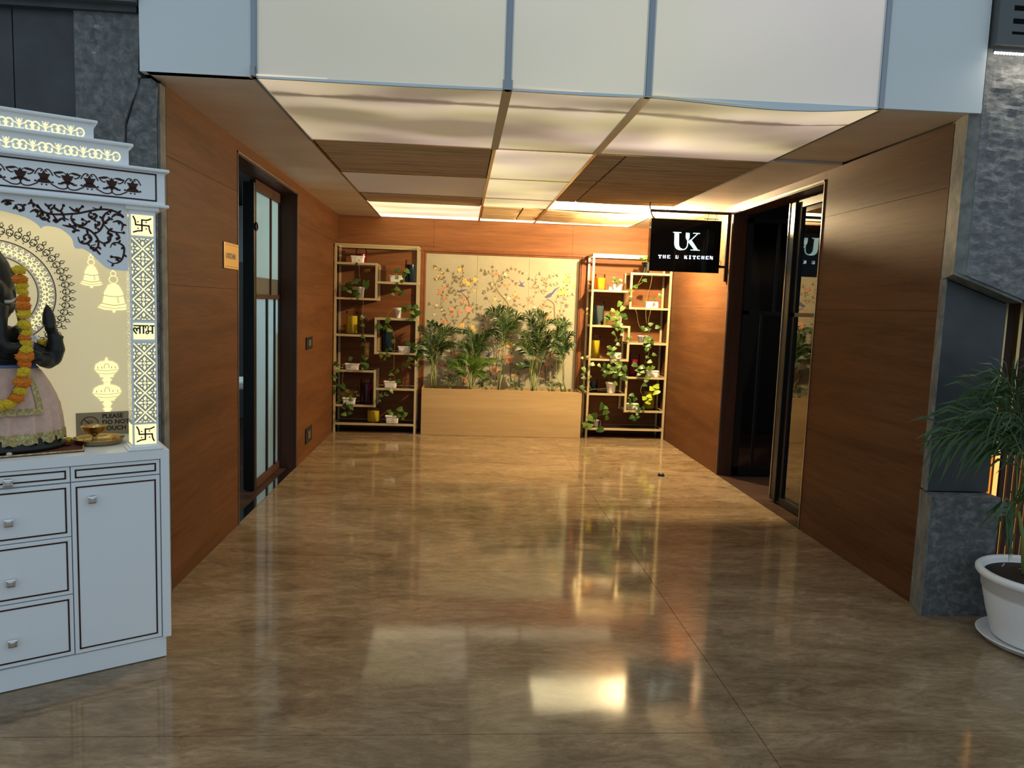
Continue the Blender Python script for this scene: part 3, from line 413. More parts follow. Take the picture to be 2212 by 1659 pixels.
# ---- doorway 1 (left)
d1 = struct('door_1', None, 'left doorway with dark lined reveal and frosted glass panel')
p = MB(); p.box(-1.60,XL+0.001,6.625,6.642,0,2.41,'dark_veneer'); p.box(-1.60,XL+0.001,4.903,4.918,0,2.41,'dark_veneer'); p.box(-1.60,XL+0.001,4.903,6.642,2.397,2.412,'dark_veneer'); p.build('door_lining', d1)
p = MB(); p.box(XL-0.004,XL+0.006,4.899,4.907,0,2.418,'steel_trim'); p.box(XL-0.004,XL+0.006,6.638,6.646,0,2.418,'steel_trim'); p.box(XL-0.004,XL+0.006,4.899,6.646,2.408,2.418,'steel_trim'); p.build('edge_trim', d1, label='thin steel edging around the opening')
p = MB(); p.box(-1.50,XL-0.002,4.92,6.62,-0.003,0.004,'chrome'); p.build('threshold', d1, label='polished steel threshold strip')
p = MB(); p.box(-1.645,-1.56,5.77,5.83,0.012,2.36,'black_metal',0.003); p.build('door_post', d1, label='black metal post')
p = MB(); p.box(-1.61,-1.565,5.83,6.62,2.31,2.39,'dark_veneer'); p.box(-1.605,-1.57,5.83,6.62,1.495,1.53,'dark_veneer'); p.box(-1.605,-1.57,5.83,6.62,0.004,0.07,'dark_veneer')
p.box(-1.605,-1.57,5.83,5.87,0.07,2.31,'dark_veneer'); p.box(-1.605,-1.57,6.60,6.625,0.07,2.31,'dark_veneer'); p.box(-1.60,-1.572,6.315,6.345,1.53,2.31,'dark_veneer')
p.box(-1.60,-1.572,6.19,6.23,0.07,1.495,'black_metal'); p.box(-1.60,-1.572,6.445,6.475,0.07,1.495,'black_metal'); p.build('door_frame', d1)
for y0, y1 in ((5.87,6.315),(6.345,6.60)):
    p = MB(); p.box(-1.590,-1.584,y0,y1,1.66,2.31,'frosted_upper'); p.build('pane', d1, label='greenish frosted upper pane')
    p = MB(); p.box(-1.590,-1.584,y0,y1,1.53,1.66,'grey_vent'); p.build('film_band', d1, label='dark band at the foot of the upper pane')
for y0, y1 in ((5.87,6.19),(6.23,6.445),(6.475,6.60)):
    p = MB(); p.box(-1.590,-1.584,y0,y1,0.07,1.495,'frosted_lower'); p.build('pane', d1, label='pale blue frosted lower pane')
p = MB(); p.tube([(-1.552,5.80+0.026*math.cos(a),2.035+0.026*math.sin(a)) for a in [2*PI*i/16 for i in range(17)]], 0.008, 'black_plastic'); p.box(-1.563,-1.553,5.785,5.815,2.03,2.04,'black_plastic'); p.build('door_ring', d1, label='small black ring on the post')
# floor and shell of the bright room behind it
p = MB(); p.box(-4.6,-1.50,4.0,9.5,-0.02,0.0,'dark_floor_wood'); struct('floor_room_left', p)
p = MB(); p.box(-4.7,-4.6,3.9,9.6,0,2.62,'room_blue'); p.box(-4.7,-1.6,9.5,9.6,0,2.62,'room_blue'); p.box(-4.7,-1.6,3.9,4.0,0,2.62,'room_blue'); struct('wall_room_left', p, 'pale walls of the room behind the left doorway')
p = MB(); p.box(-4.55,-1.62,9.40,9.49,0,1.93,'grey_vent'); struct('trim_2', p, 'dark lower half of the far wall in the left room')

# ---- doorway 2 (right)
d2 = struct('door_2', None, 'right doorway with black framed glass and dark reveal')
p = MB(); p.box(XR-0.001,2.57,6.665,6.682,0,2.42,'dark_veneer'); p.box(XR-0.001,2.57,4.973,4.99,0,2.42,'dark_veneer'); p.box(XR-0.001,2.62,4.973,6.682,2.405,2.422,'dark_veneer'); p.build('door_lining', d2)
p = MB(); p.box(XR-0.006,XR+0.004,4.969,4.979,0,2.43,'steel_trim'); p.box(XR-0.006,XR+0.004,6.676,6.684,0,2.43,'steel_trim'); p.box(XR-0.006,XR+0.004,4.969,6.684,2.416,2.43,'steel_trim'); p.build('edge_trim', d2, label='thin steel edging around the opening')
p = MB(); p.box(XR,2.56,4.98,6.67,-0.003,0.003,'dark_floor_wood'); p.build('threshold', d2)
p = MB(); p.box(2.58,2.62,4.99,5.66,2.335,2.40,'black_metal'); p.box(2.58,2.62,4.99,5.66,1.50,1.53,'black_metal'); p.box(2.575,2.625,4.99,5.70,0.003,0.065,'black_metal')
p.box(2.58,2.62,5.60,5.66,0.06,2.34,'black_metal'); p.box(2.585,2.615,5.215,5.24,0.06,1.50,'black_metal'); p.box(2.58,2.62,4.99,5.01,0.06,2.34,'black_metal'); p.build('side_panel_frame', d2)
for y0,y1,z0,z1 in ((5.01,5.60,1.53,2.335),(5.01,5.215,0.065,1.50),(5.24,5.60,0.065,1.50)):
    p = MB(); p.box(2.597,2.603,y0,y1,z0,z1,'door_glass_dark'); p.build('pane', d2, label='mirror like dark glass pane')
p = MB(); p.box(2.555,2.625,5.66,5.755,0.02,2.38,'black_metal',0.003); p.build('door_post', d2, label='black metal post')
p = MB(); p.box(2.548,2.556,5.742,5.756,0.02,2.38,'steel_trim'); p.build('post_edge', d2, label='bright metal edge of the post')
dl = MB()
dl.box(2.57,2.615,6.61,6.65,0.02,2.37,'black_metal'); dl.box(3.36,3.405,6.61,6.65,0.02,2.37,'black_metal'); dl.box(2.57,3.405,6.61,6.65,2.33,2.37,'black_metal'); dl.box(2.57,3.405,6.61,6.65,1.505,1.54,'black_metal')
dl.box(2.57,3.405,6.61,6.65,0.02,0.09,'black_metal'); dl.box(2.845,2.87,6.615,6.645,1.54,2.33,'black_metal'); dl.box(2.735,2.76,6.615,6.645,0.09,1.505,'black_metal'); dl.box(3.05,3.075,6.615,6.645,0.09,1.505,'black_metal')
dlo = dl.build('door_leaf', d2, label='black framed door leaf standing open inward')
for x0,x1,z0,z1 in ((2.615,2.845,1.54,2.33),(2.87,3.36,1.54,2.33),(2.615,2.735,0.09,1.505),(2.76,3.05,0.09,1.505),(3.075,3.36,0.09,1.505)):
    p = MB(); p.box(x0,x1,6.627,6.633,z0,z1,'door_glass_dark'); p.build('pane', dlo)
p = MB(); p.box(2.56,5.1,4.0,9.5,-0.02,0.0,'dark_floor_wood'); struct('floor_room_right', p)
p = MB(); p.box(5.1,5.2,3.9,9.6,0,2.62,'room_dark'); p.box(2.6,5.2,9.5,9.6,0,2.62,'room_dark'); p.box(2.6,5.2,3.9,4.0,0,2.62,'room_dark'); struct('wall_room_right', p, 'dark walls of the room behind the right doorway')

# ---- ceiling
p = MB(); p.box(-4.7,5.2,3.62,9.6,2.62,2.66,'dark_void'); ceil = struct('ceiling', p, 'false ceiling of lit frosted sheets, bamboo mats and beige boards')
def cbox(name, x0,x1,y0,y1,z0,z1,m,label=None):
    q = MB(); q.box(x0,x1,y0,y1,z0,z1,m); return q.build(name, ceil, label=label)
for y0,y1,dz in ((3.54,4.852,0),(4.856,6.98,0),(6.984,YB,0)): cbox('ceiling_board', XL,-0.963,y0,y1,ZC-0.002,2.53,'ceiling_board')
cbox('ceiling_board', 1.985,XR,3.47,4.735,ZC+0.012,2.53,'ceiling_board'); cbox('ceiling_board', 1.985,XR,4.76,6.98,ZC-0.004,2.53,'ceiling_board'); cbox('ceiling_board', 1.985,XR,6.984,YB,ZC-0.002,2.53,'ceiling_board')
cbox('shadow_gap', 1.985,XR,4.735,4.76,ZC+0.02,2.53,'joint_dark')
for x, wf, wt in ((-0.955,0.018,0.014),(0.187,0.045,0.022),(0.835,0.045,0.022)):
    cbox('grid_bar', x-wf/2,x+wf/2,3.50,4.82,ZC-0.004,2.53,'grey_aluminium', 'wide grey bar between the front sheets')
    cbox('grid_bar', x-wt/2,x+wt/2,4.82,8.84,ZC-0.002,2.53,'brass_dark')
cbox('grid_bar', 1.965,1.985,3.47,4.76,ZC+0.004,2.53,'grey_aluminium')
for x0,x1,y in ((-0.948,1.965,4.82),(0.198,0.824,5.93),(-0.948,0.176,5.925),(0.198,0.824,6.99),(-0.948,0.176,6.99)):
    cbox('grid_bar', x0,x1,y-0.006,y+0.006,ZC-0.001,2.53,'brass_dark')
# frosted sheets; the front right one has sagged
for x0,x1,yy in ((-0.946,0.1645,3.527),(0.2095,0.8125,3.503)):
    cbox('light_sheet', x0,x1,yy,4.812,2.494,2.500,'soffit_glass')
vs = []; fs = []; NU, NV = 16, 6
for j in range(NV+1):
    for i in range(NU+1):
        u, v = i/NU, j/NV; vs.append((0.8575+u*(1.965-0.8575), 3.48+v*(4.812-3.48), 2.494-0.026*math.sin(PI*u**1.3)*(1-v)**1.2))
for j in range(NV):
    for i in range(NU): a = j*(NU+1)+i; fs.append((a, a+1, a+NU+2, a+NU+1))
q = MB(); q.add(vs, fs, 'soffit_glass', True); q.build('light_sheet', ceil, label='sagging frosted sheet at the front right')
cbox('light_sheet', -0.946,0.176,5.932,6.98,2.494,2.500,'grey_glass','unlit grey frosted sheet given a faint glow')
cbox('light_sheet', -0.946,0.176,7.575,8.60,2.494,2.500,'back_glass'); cbox('light_sheet', -0.946,0.176,8.615,8.845,2.492,2.498,'bright_slot','bright strip along the back wall')
cbox('light_sheet', 0.198,0.824,4.83,5.92,2.494,2.500,'mid_glass'); cbox('light_sheet', 0.198,0.824,5.938,6.98,2.494,2.500,'mid_glass'); cbox('light_sheet', 0.198,0.824,7.0,7.575,2.494,2.500,'mid_glass')
cbox('light_sheet', 0.198,0.824,8.615,8.845,2.492,2.498,'bright_slot','bright strip along the back wall')
cbox('light_sheet', 0.846,1.980,6.995,7.62,2.500,2.506,'open_slot','bright open slot near the hanging sign'); cbox('light_sheet', 0.846,1.965,8.615,8.845,2.492,2.498,'bright_slot','bright strip along the back wall')
cbox('light_tube', 1.70,2.30,7.02,7.05,2.478,2.49,'tube_white','glaring tube light in the slot')
def bamboo(x0,x1,y0,y1,gaps=(),sag=0.0):
    mt = MB(); mt.box(x0,x1,y0,y1,2.499,2.502,'bamboo_backing'); root = mt.build('bamboo_mat', ceil)
    rd = MB(); edges = [x0]+[g for g in gaps]+[x1]
    for a, b in zip(edges[:-1], edges[1:]):
        y = y0+0.006
        while y < y1-0.004:
            r = random.uniform(0.0045,0.0065); dz = random.uniform(-0.0015,0.0015); e = random.uniform(0,0.006)
            pts = [(a+0.004+(b-a-0.012)*t+(e if t==0 else 0), y+random.uniform(-0.0015,0.0015), 2.494+dz-sag*math.sin(PI*t)) for t in ((0,0.33,0.66,1) if b-a > 0.5 else (0,1))]
            rd.tube(pts, r, 'bamboo', n=4, smooth=False, cap=False); y += 0.0125
    rd.build('bamboo_slats', root, kind='stuff')
bamboo(-0.946,0.176,4.83,5.918); bamboo(-0.946,0.176,7.0,7.565); bamboo(0.198,0.824,7.59,8.60,(0.60,)); bamboo(0.846,1.975,4.83,6.985,(1.04,),0.004); bamboo(0.846,1.975,7.64,8.60,(),0.012)

# ---- fascia above the opening (runs slightly askew)
yf = lambda x: 3.54-(x+1.454)*0.0206
fas = struct('trim_3', None, 'deep white and frosted fascia above the corridor mouth')
def fbox(name,x0,x1,z0,z1,a,b,m,label=None,sag=0):
    n = 14 if sag else 1; vs = []; fs = []
    for i in range(n+1):
        x = x0+(x1-x0)*i/n; zz = z0-sag*math.sin(PI*(i/n)**1.3)
        vs += [(x,yf(x)+a,zz),(x,yf(x)+b,zz),(x,yf(x)+b,z1),(x,yf(x)+a,z1)]
    for i in range(n):
        for j in range(4): fs.append((i*4+j,(i+1)*4+j,(i+1)*4+(j+1)%4,i*4+(j+1)%4))
    fs += [(0,1,2,3),(n*4+3,n*4+2,n*4+1,n*4)]
    q = MB(); q.add(vs,fs,m); return q.build(name, fas, label=label)
fbox('fascia_board',-1.456,-0.968,2.488,3.7,0,0.05,'white_panel'); fbox('fascia_board',1.956,2.432,2.488,3.7,0,0.05,'white_panel')
for x0,x1,sg in ((-0.944,0.168,0.004),(0.206,0.816,0.004),(0.858,1.930,0.026)): fbox('frosted_sheet',x0,x1,2.492,3.7,0.004,0.012,'fascia_glass',sag=sg)
for x0,x1,sg in ((-0.944,0.168,0.004),(0.206,0.816,0.004),(0.858,1.930,0.026)): fbox('sheet_edge',x0,x1,2.484,2.493,0.000,0.013,'edge_white','pale lower rim of the frosted sheet',sag=sg)
for x in (-0.956,0.187,0.837,1.943): fbox('metal_channel',x-0.012,x+0.012,2.486,3.7,-0.006,0.03,'grey_aluminium'); fbox('metal_channel',x-0.020,x-0.013,2.486,3.7,-0.002,0.02,'white_panel'); fbox('metal_channel',x+0.013,x+0.020,2.486,3.7,-0.002,0.02,'white_panel')
fbox('fascia_back',-1.45,2.43,2.56,3.7,0.06,0.09,'dark_void')

# ---- stone piers
pl = struct('wall_front_left', None, 'dark grey stone wall left of the opening')
def slab(par,name,poly,y0,y1,m,label=None): q = MB(); q.prism(poly,y0,y1,m); return q.build(name,par,label=label)
slab(pl,'stone_slab',[(-1.757,0),(-1.552,0),(-1.552,2.05),(-1.545,2.27),(-1.515,2.36),(-1.485,2.43),(-1.470,2.75),(-1.757,2.75)],3.585,3.68,'stone_speck','grey stone slab with pale flecks')
slab(pl,'stone_slab',[(-1.549,0),(-1.412,0),(-1.412,2.30),(-1.405,2.44),(-1.43,2.475),(-1.476,2.47),(-1.509,2.36),(-1.540,2.26),(-1.549,2.05)],3.597,3.68,'stone_block','grey stone slab at the edge of the opening')
slab(pl,'stone_slab',[(-2.028,0),(-1.761,0),(-1.761,2.75),(-2.028,2.75)],3.605,3.68,'stone_smooth','smooth dark slab'); slab(pl,'stone_slab',[(-3.4,0),(-2.033,0),(-2.033,2.75),(-3.4,2.75)],3.605,3.68,'stone_smooth','smooth dark slab')
slab(pl,'stone_edge',[(-1.412,0),(-1.400,0),(-1.400,2.46),(-1.412,2.46)],3.615,3.68,'stone_edge'); slab(pl,'wall_core',[(-3.4,0),(-1.42,0),(-1.42,3.7),(-3.4,3.7)],3.68,3.74,'dark_void')
slab(pl,'beam',[(-3.4,2.775),(-1.462,2.775),(-1.462,3.7),(-3.4,3.7)],3.52,3.68,'grey_vent','dark grey beam above the stone'); slab(pl,'beam',[(-3.4,2.745),(-1.475,2.745),(-1.475,2.775),(-3.4,2.775)],3.56,3.68,'stone_smooth')

pr = struct('wall_front_right', None, 'grey stone pier right of the opening')
def pier(name, outline, z0, z1, m, label=None, zt=None):
    """outline in (x,y), front edge given first; optional sloping top/bottom via functions"""
    n = len(outline); q = MB()
    vs = [(x,y,(z0(x) if callable(z0) else z0)) for x,y in outline]+[(x,y,(z1(x) if callable(z1) else z1)) for x,y in outline]
    q.add(vs, [tuple(reversed(range(n))), tuple(range(n,2*n))]+[(i,(i+1)%n,(i+1)%n+n,i+n) for i in range(n)], m); return q.build(name, pr, label=label)
pier('stone_block',[(2.39,3.49),(2.755,3.49),(2.755,3.7),(2.455,3.7),(2.442,3.655)],0,0.625,'stone_block','rough tooled block at the foot of the pier')
pier('stone_edge',[(2.384,3.490),(2.391,3.488),(2.446,3.664),(2.439,3.664)],0.002,0.622,'stone_edge','lighter dressed margin of the foot block')
slope = lambda x: 1.735-(x-2.39)*0.345
pier('stone_slab',[(2.424,3.585),(2.755,3.585),(2.755,3.7),(2.455,3.7),(2.444,3.66)],0.632,lambda x: slope(x)-0.012,'stone_smooth','smooth dark slab in the middle of the pier')
pier('stone_edge',[(2.421,3.587),(2.426,3.583),(2.446,3.662),(2.441,3.664)],0.632,1.715,'stone_edge')
pier('stone_edge',[(2.385,3.483),(2.755,3.483),(2.755,3.60),(2.442,3.66)],lambda x: slope(x)-0.004,lambda x: slope(x)+0.012,'stone_edge','light lip along the sloping joint')
# rough upper block, displaced front face
vs=[];fs=[];NX,NZ=60,64
for j in range(NZ+1):
    for i in range(NX+1):
        x = 2.445+(3.6-2.445)*i/NX; z0_=slope(min(x,2.95))+0.012; z=z0_+(2.80-z0_)*j/NZ
        e = min(1.0, i/2)*min(1.0, j/2)
        d = 0.010*noise.fractal(Vector((x*5,z*7,3)),0.8,2.2,5)+0.010*noise.noise(Vector((x*22,z*30,1)))
        vs.append((x,3.475-e*d,z))
for j in range(NZ):
    for i in range(NX): a=j*(NX+1)+i; fs.append((a,a+1,a+NX+2,a+NX+1))
q=MB(); q.add(vs,fs,'stone_rough',False); q.build('stone_face', pr, label='rough split face of the upper block')
pier('stone_block',[(2.387,3.485),(2.446,3.476),(2.446,3.70),(2.442,3.66)],lambda x: slope(x)+0.012,2.50,'stone_edge','dressed margin of the upper block')
pier('wall_core',[(2.45,3.53),(3.7,3.53),(3.7,3.9),(2.62,3.9),(2.62,3.64),(2.45,3.64)],lambda x: slope(min(x,2.95))+0.01,3.7,'dark_void')
q=MB(); q.box(2.76,3.7,3.78,3.86,0,1.75,'dark_veneer'); q.build('wood_panel', pr, label='dark wood panelling beside the pier')
for x in (2.765,2.835,2.92,3.03,3.14): q=MB(); q.box(x,x+0.018,3.70,3.74,0.0,1.62,'brass_plate'); q.build('gold_strip', pr)

# ================================================================= THE SHRINE (local: x = -s to the viewer's right, y = inward, z up)
SO = (-1.183, 3.045, 0); SRZ = math.atan2(0.52124765, 0.85340546)
shrine = thing('shrine_cabinet', 'white carved home shrine on a cabinet with drawers, glowing cut-out panels and dark inlay', 'shrine', SO, SRZ)
W = 1.08
def sbox(mb, s0, s1, d0, d1, z0, z1, m, bev=0.0): return mb.box(-s1, -s0, d0, d1, z0, z1, m, bev)
def part(name, label, *boxes, parent=None, bev=0.0):
    q = MB()
    for b in boxes: sbox(q, *b[:6], b[6], bev)
    return q.build(name, parent or shrine, label=label)
WL = 'white_laminate'
part('plinth', None, (0.0,W,0.0,0.48,0.004,0.089,WL))
part('carcass', None, (0.0,W,0.008,0.495,0.089,0.842,'groove_white'))
part('stile', None, (-0.018,0.014,-0.012,0.495,0.090,0.878,WL), bev=0.002); part('stile', None, (W-0.014,W+0.018,-0.012,0.495,0.090,0.878,WL), bev=0.002)
part('countertop', 'glossy white countertop', (0.0135,W-0.0135,-0.012,0.495,0.842,0.880,WL))
def inlay(parent, s0, s1, z0, z1, d, w=0.0055):
    q = MB(); sbox(q,s0,s1,d-0.0015,d,z0,z0+w,'chocolate_inlay'); sbox(q,s0,s1,d-0.0015,d,z1-w,z1,'chocolate_inlay'); sbox(q,s0,s0+w,d-0.0015,d,z0,z1,'chocolate_inlay'); sbox(q,s1-w,s1,d-0.0015,d,z0,z1,'chocolate_inlay')
    return q.build('inlay', parent, label='dark brown inlay line')
def knob(parent, s, z, d):
    q = MB(); q.box(-s-0.0165,-s+0.0165,d-0.024,d-0.010,z-0.0165,z+0.0165,'chrome',0.007); q.tube([(-s,d-0.012,z),(-s,d+0.001,z)],0.006,'chrome',8)
    q.box(-s-0.009,-s+0.009,d-0.0275,d-0.023,z-0.009,z+0.009,'chrome',0.003); return q.build('knob', parent, label='square chrome knob')
def front(name, s0, s1, z0, z1, ins=(0.014,0.016), kn=None):
    o = part(name, None, (s0,s1,-0.006,0.012,z0,z1,WL), bev=0.001)
    inlay(o, s0+ins[0], s1-ins[0], z0+ins[1], z1-ins[1], -0.006)
    if kn: knob(o, kn[0], kn[1], -0.006)
front('header_panel', 0.0175, 0.3265, 0.780, 0.838, (0.013,0.012)); front('header_panel', W-0.3265, W-0.0175, 0.780, 0.838, (0.013,0.012))
front('drawer', 0.3300, 0.750, 0.780, 0.838, (0.012,0.012), (0.525,0.800))
front('drawer', 0.3300, 0.750, 0.569, 0.774, (0.013,0.014), (0.527,0.652)); front('drawer', 0.3300, 0.750, 0.341, 0.565, (0.013,0.014), (0.527,0.425)); front('drawer', 0.3300, 0.750, 0.097, 0.336, (0.013,0.014), (0.528,0.194))
front('door', 0.0175, 0.3265, 0.095, 0.775, (0.0145,0.016), (0.259,0.706)); front('door', W-0.3265, W-0.0175, 0.095, 0.775, (0.0145,0.016), (W-0.259,0.706))

# decorations drawn as inlays: everything below works in (s,z), mirrored about the middle when asked
class Deco:
    def __init__(s, d, mirror=False, m='chocolate_inlay'): s.q = MB(); s.q2 = MB(); s.d = d; s.mir = mirror; s.m = m; s.lift = 0
    def _pts(s, pts, f): return [((-(W-p[0]) if f else -p[0]), p[1]) for p in pts]
    def rib(s, pts, w, m=None, taper=False, sub=4):
        for f in ((0,1) if s.mir else (0,)): (s.q2 if f else s.q).ribbon(s._pts(pts,f), w, s.d-s.lift, m or s.m, taper, sub=sub)
    def poly(s, pts, m=None):
        for f in ((0,1) if s.mir else (0,)): (s.q2 if f else s.q).flat(s._pts(pts,f), s.d-s.lift, m or s.m)
    def dot(s, c, r, m=None, n=10, rz=None): s.poly([(c[0]+r*math.cos(2*PI*i/n), c[1]+(rz or r)*math.sin(2*PI*i/n)) for i in range(n)], m)
    def petal(s, c, ang, ln, w, m=None):
        ca, sa = math.cos(ang), math.sin(ang); pr = [(0,0),(0.25,0.8),(0.5,1),(0.75,0.62),(1,0),(0.75,-0.62),(0.5,-1),(0.25,-0.8)]
        s.poly([(c[0]+ln*u*ca-w*v/2*sa, c[1]+ln*u*sa+w*v/2*ca) for u, v in pr], m)
    def done(s, name, label):
        s.q.build(name, shrine, label=label, kind='stuff')
        if s.q2.v: s.q2.build(name, shrine, label=label, kind='stuff')

# pillars
for s0 in (0.018, W-0.112):
    pil = part('pillar', None, (s0,s0+0.094,0.0,0.095,0.895,1.822,WL)); part('pillar_base', None, (s0-0.018,s0+0.112,-0.014,0.11,0.8805,0.889,WL), (s0-0.009,s0+0.103,-0.007,0.10,0.889,0.897,WL), bev=0.002)
    part('pillar_cap', None, (s0-0.012,s0+0.106,-0.010,0.10,1.820,1.836,WL), bev=0.003)
def swastika(D, c, h, m='chocolate_inlay', sx=1.0):
    f = lambda pts: [(c[0]-x*h*sx, c[1]+z*h) for x, z in pts]; w = h*0.15*(0.5+0.5*sx)
    for st in ([(-.03,.60),(-.03,-.57)], [(-.64,.03),(.67,.0)]): D.rib(f(st), w, m, sub=0)
    for st in ([(-.05,.56),(.4,.54),(.85,.74)], [(-.01,-.53),(-.45,-.58),(-.85,-.74)], [(-.60,.01),(-.64,.45),(-.84,.88)], [(.62,.03),(.66,-.4),(.82,-.78)]): D.rib(f(st), w*0.95, m)
    for x in (-.38,.36):
        for z in (-.32,.33): D.dot((c[0]-x*h*sx, c[1]+z*h), h*0.075, m, 8)
def lattice(D, s0, s1, z1, n, per, m='cutout_lit'):
    c = (s0+s1)/2; w = (s1-s0)/2
    for sg in (1,-1):
        pts = [(c-sg*w*math.cos(PI*k) if k % 2 == 0 or True else c, z1-per*k) for k in range(n+1)]
        for a, b in zip(pts[:-1], pts[1:]): D.rib([a,b], 0.0045, m, sub=0)
    u = w/0.0375
    for k in range(n):
        zc = z1-per*(k+0.5)
        for sg in (1,-1):       # half flowers on the edges, beside each crossing
            e = c+sg*w
            D.petal((e-sg*0.012*u,zc), 0 if sg < 0 else PI, 0.016*u, 0.011, m); D.dot((e-sg*0.004*u,zc), 0.0035*u, m, 8, 0.0035)
            for q in (1,-1): D.petal((e-sg*0.001*u,zc+q*0.006), q*PI/2, 0.016, 0.006*u, m); D.dot((e-sg*0.0115*u,zc+q*0.0105), 0.0028*u, m, 6, 0.0028)
        if k > 0:
            zc = z1-per*k
            D.dot((c,zc), 0.0055*u, m, 10, 0.0055)
            for a in range(4): D.petal((c+0.0075*u*math.cos(a*PI/2), zc+0.0075*math.sin(a*PI/2)), a*PI/2, (0.019*u if a % 2 == 0 else 0.019), (0.0105 if a % 2 == 0 else 0.0105*u), m)
            for a in range(4): b = PI/4+a*PI/2; D.dot((c+0.0155*u*math.cos(b), zc+0.0155*math.sin(b)), 0.0032*u, m, 6, 0.0032)
    for zc, q in ((z1,-1),(z1-per*n,1)):
        D.petal((c,zc+q*0.010), q*PI/2, 0.018, 0.011*u, m); D.petal((c,zc+q*0.002), 0, 0.009*u, 0.005, m); D.petal((c,zc+q*0.002), PI, 0.009*u, 0.005, m)
        for sg in (1,-1): D.petal((c+sg*0.012*u,zc+q*0.003), (0 if sg > 0 else PI), 0.014*u, 0.005, m); D.dot((c+sg*0.0115*u,zc+q*0.010), 0.0028*u, m, 6, 0.0028)
    D.lift += 0.0006
    for k in range(1,n): D.dot((c,z1-per*k), 0.0018*u, 'chocolate_inlay', 6, 0.0018)
    D.lift = 0
def word_labh(D, s0, s1, z0, z1):
    f = lambda pts: [(s1-(s1-s0)*x, z0+(z1-z0)*y) for x, y in pts]; w = (z1-z0)*0.085; k = 'ink_black'
    D.rib(f([(0.0,.84),(.56,.84)]), w, k, sub=0); D.rib(f([(.76,.84),(1.0,.84)]), w, k, sub=0)
    for st in ([(.30,.84),(.30,.34)], [(.47,.84),(.47,.34)], [(.90,.84),(.90,.34)]): D.rib(f(st), w*1.1, k, sub=0)
    D.rib(f([(.30,.62),(.22,.70),(.16,.62),(.17,.50),(.12,.66),(.05,.70),(.01,.60),(.05,.48),(.15,.34)]), w, k)
    D.rib(f([(.57,.70),(.58,.82),(.66,.86),(.71,.78),(.68,.62),(.72,.48),(.68,.36),(.60,.38),(.62,.50),(.90,.50)]), w*.85, k); D.dot(f([(.575,.70)])[0], .0022, k, 8)
D = Deco(-0.0012, True)
for z0, z1 in ((1.7245,1.8025),(0.9045,0.9835)):
    D.poly([(0.0265,z0),(0.1040,z0),(0.1040,z1),(0.0265,z1)], 'cutout_lit'); D.lift = 0.0006; swastika(D, (0.0655,(z0+z1)/2), 0.0385); D.lift = 0
D.poly([(0.0265,1.3985),(0.1040,1.3985),(0.1040,1.7145),(0.0265,1.7145)],'lattice_shade'); D.poly([(0.0265,0.9915),(0.1040,0.9915),(0.1040,1.3075),(0.0265,1.3075)],'lattice_shade'); D.lift = 0.0005
lattice(D, 0.0275, 0.1030, 1.7135, 4, 0.0785); D.lift = 0.0005; lattice(D, 0.0275, 0.1030, 1.3065, 4, 0.0785)
D.poly([(0.0275,1.3225),(0.1025,1.3225),(0.1025,1.3860),(0.0275,1.3860)], 'cutout_lit'); D.lift = 0.0006
D.mir = False; word_labh(D, 0.0275, 0.1025, 1.3225, 1.3860); D.mir = True
D.done('pillar_cutouts', 'glowing cut-out lattice, emblems and lettering on the pillars')
# glowing pattern on the inner side of the right pillar: same shapes in the (d,z) plane
class Side(Deco):
    def _pts(s, pts, f): return pts
    def done(s, name, label):
        s.q.v = [(-0.1124-(0.0006 if abs(y) > 1e-9 else 0), x, z) for (x, y, z) in s.q.v]; s.q.build(name, shrine, label=label, kind='stuff')
D = Side(0.0, False)
lattice(D, 0.006, 0.089, 1.60, 7, 0.0855, 'cutout_dim'); D.poly([(0.006,0.9045),(0.089,0.9045),(0.089,0.9835),(0.006,0.9835)],'cutout_lit'); D.lift = 0.0006; swastika(D,(0.0475,0.944),0.036,sx=-1)
D.done('side_cutouts', 'glowing pattern on the inner side of the pillar')

# roof: cornice with frieze, then two receding tiers
part('cornice', None, (-0.016,W+0.016,-0.006,0.47,1.847,1.971,WL)); part('cornice_lip', None, (-0.031,W+0.031,-0.024,0.485,1.970,1.983,WL), bev=0.004); part('cornice_lip', None, (-0.029,W+0.029,-0.022,0.485,1.835,1.848,WL), bev=0.004)
part('roof_tier', 'lower stepped tier with glowing scrolls', (0.108,W-0.108,0.0,0.40,1.983,2.053,WL)); part('tier_lip', None, (0.093,W-0.093,-0.016,0.41,2.052,2.065,WL), bev=0.004)
part('roof_tier', 'upper stepped tier with glowing scrolls', (0.2235,W-0.2235,0.0,0.33,2.065,2.120,WL)); part('tier_lip', None, (0.2105,W-0.2105,-0.014,0.34,2.119,2.131,WL), bev=0.004)
D = Deco(-0.0075, True)
D.rib([(0.0130,1.961),(0.541,1.961)],0.0055,sub=0); D.rib([(0.0130,1.861),(0.541,1.861)],0.0055,sub=0); D.rib([(0.0158,1.9635),(0.0158,1.8585)],0.0055,sub=0)
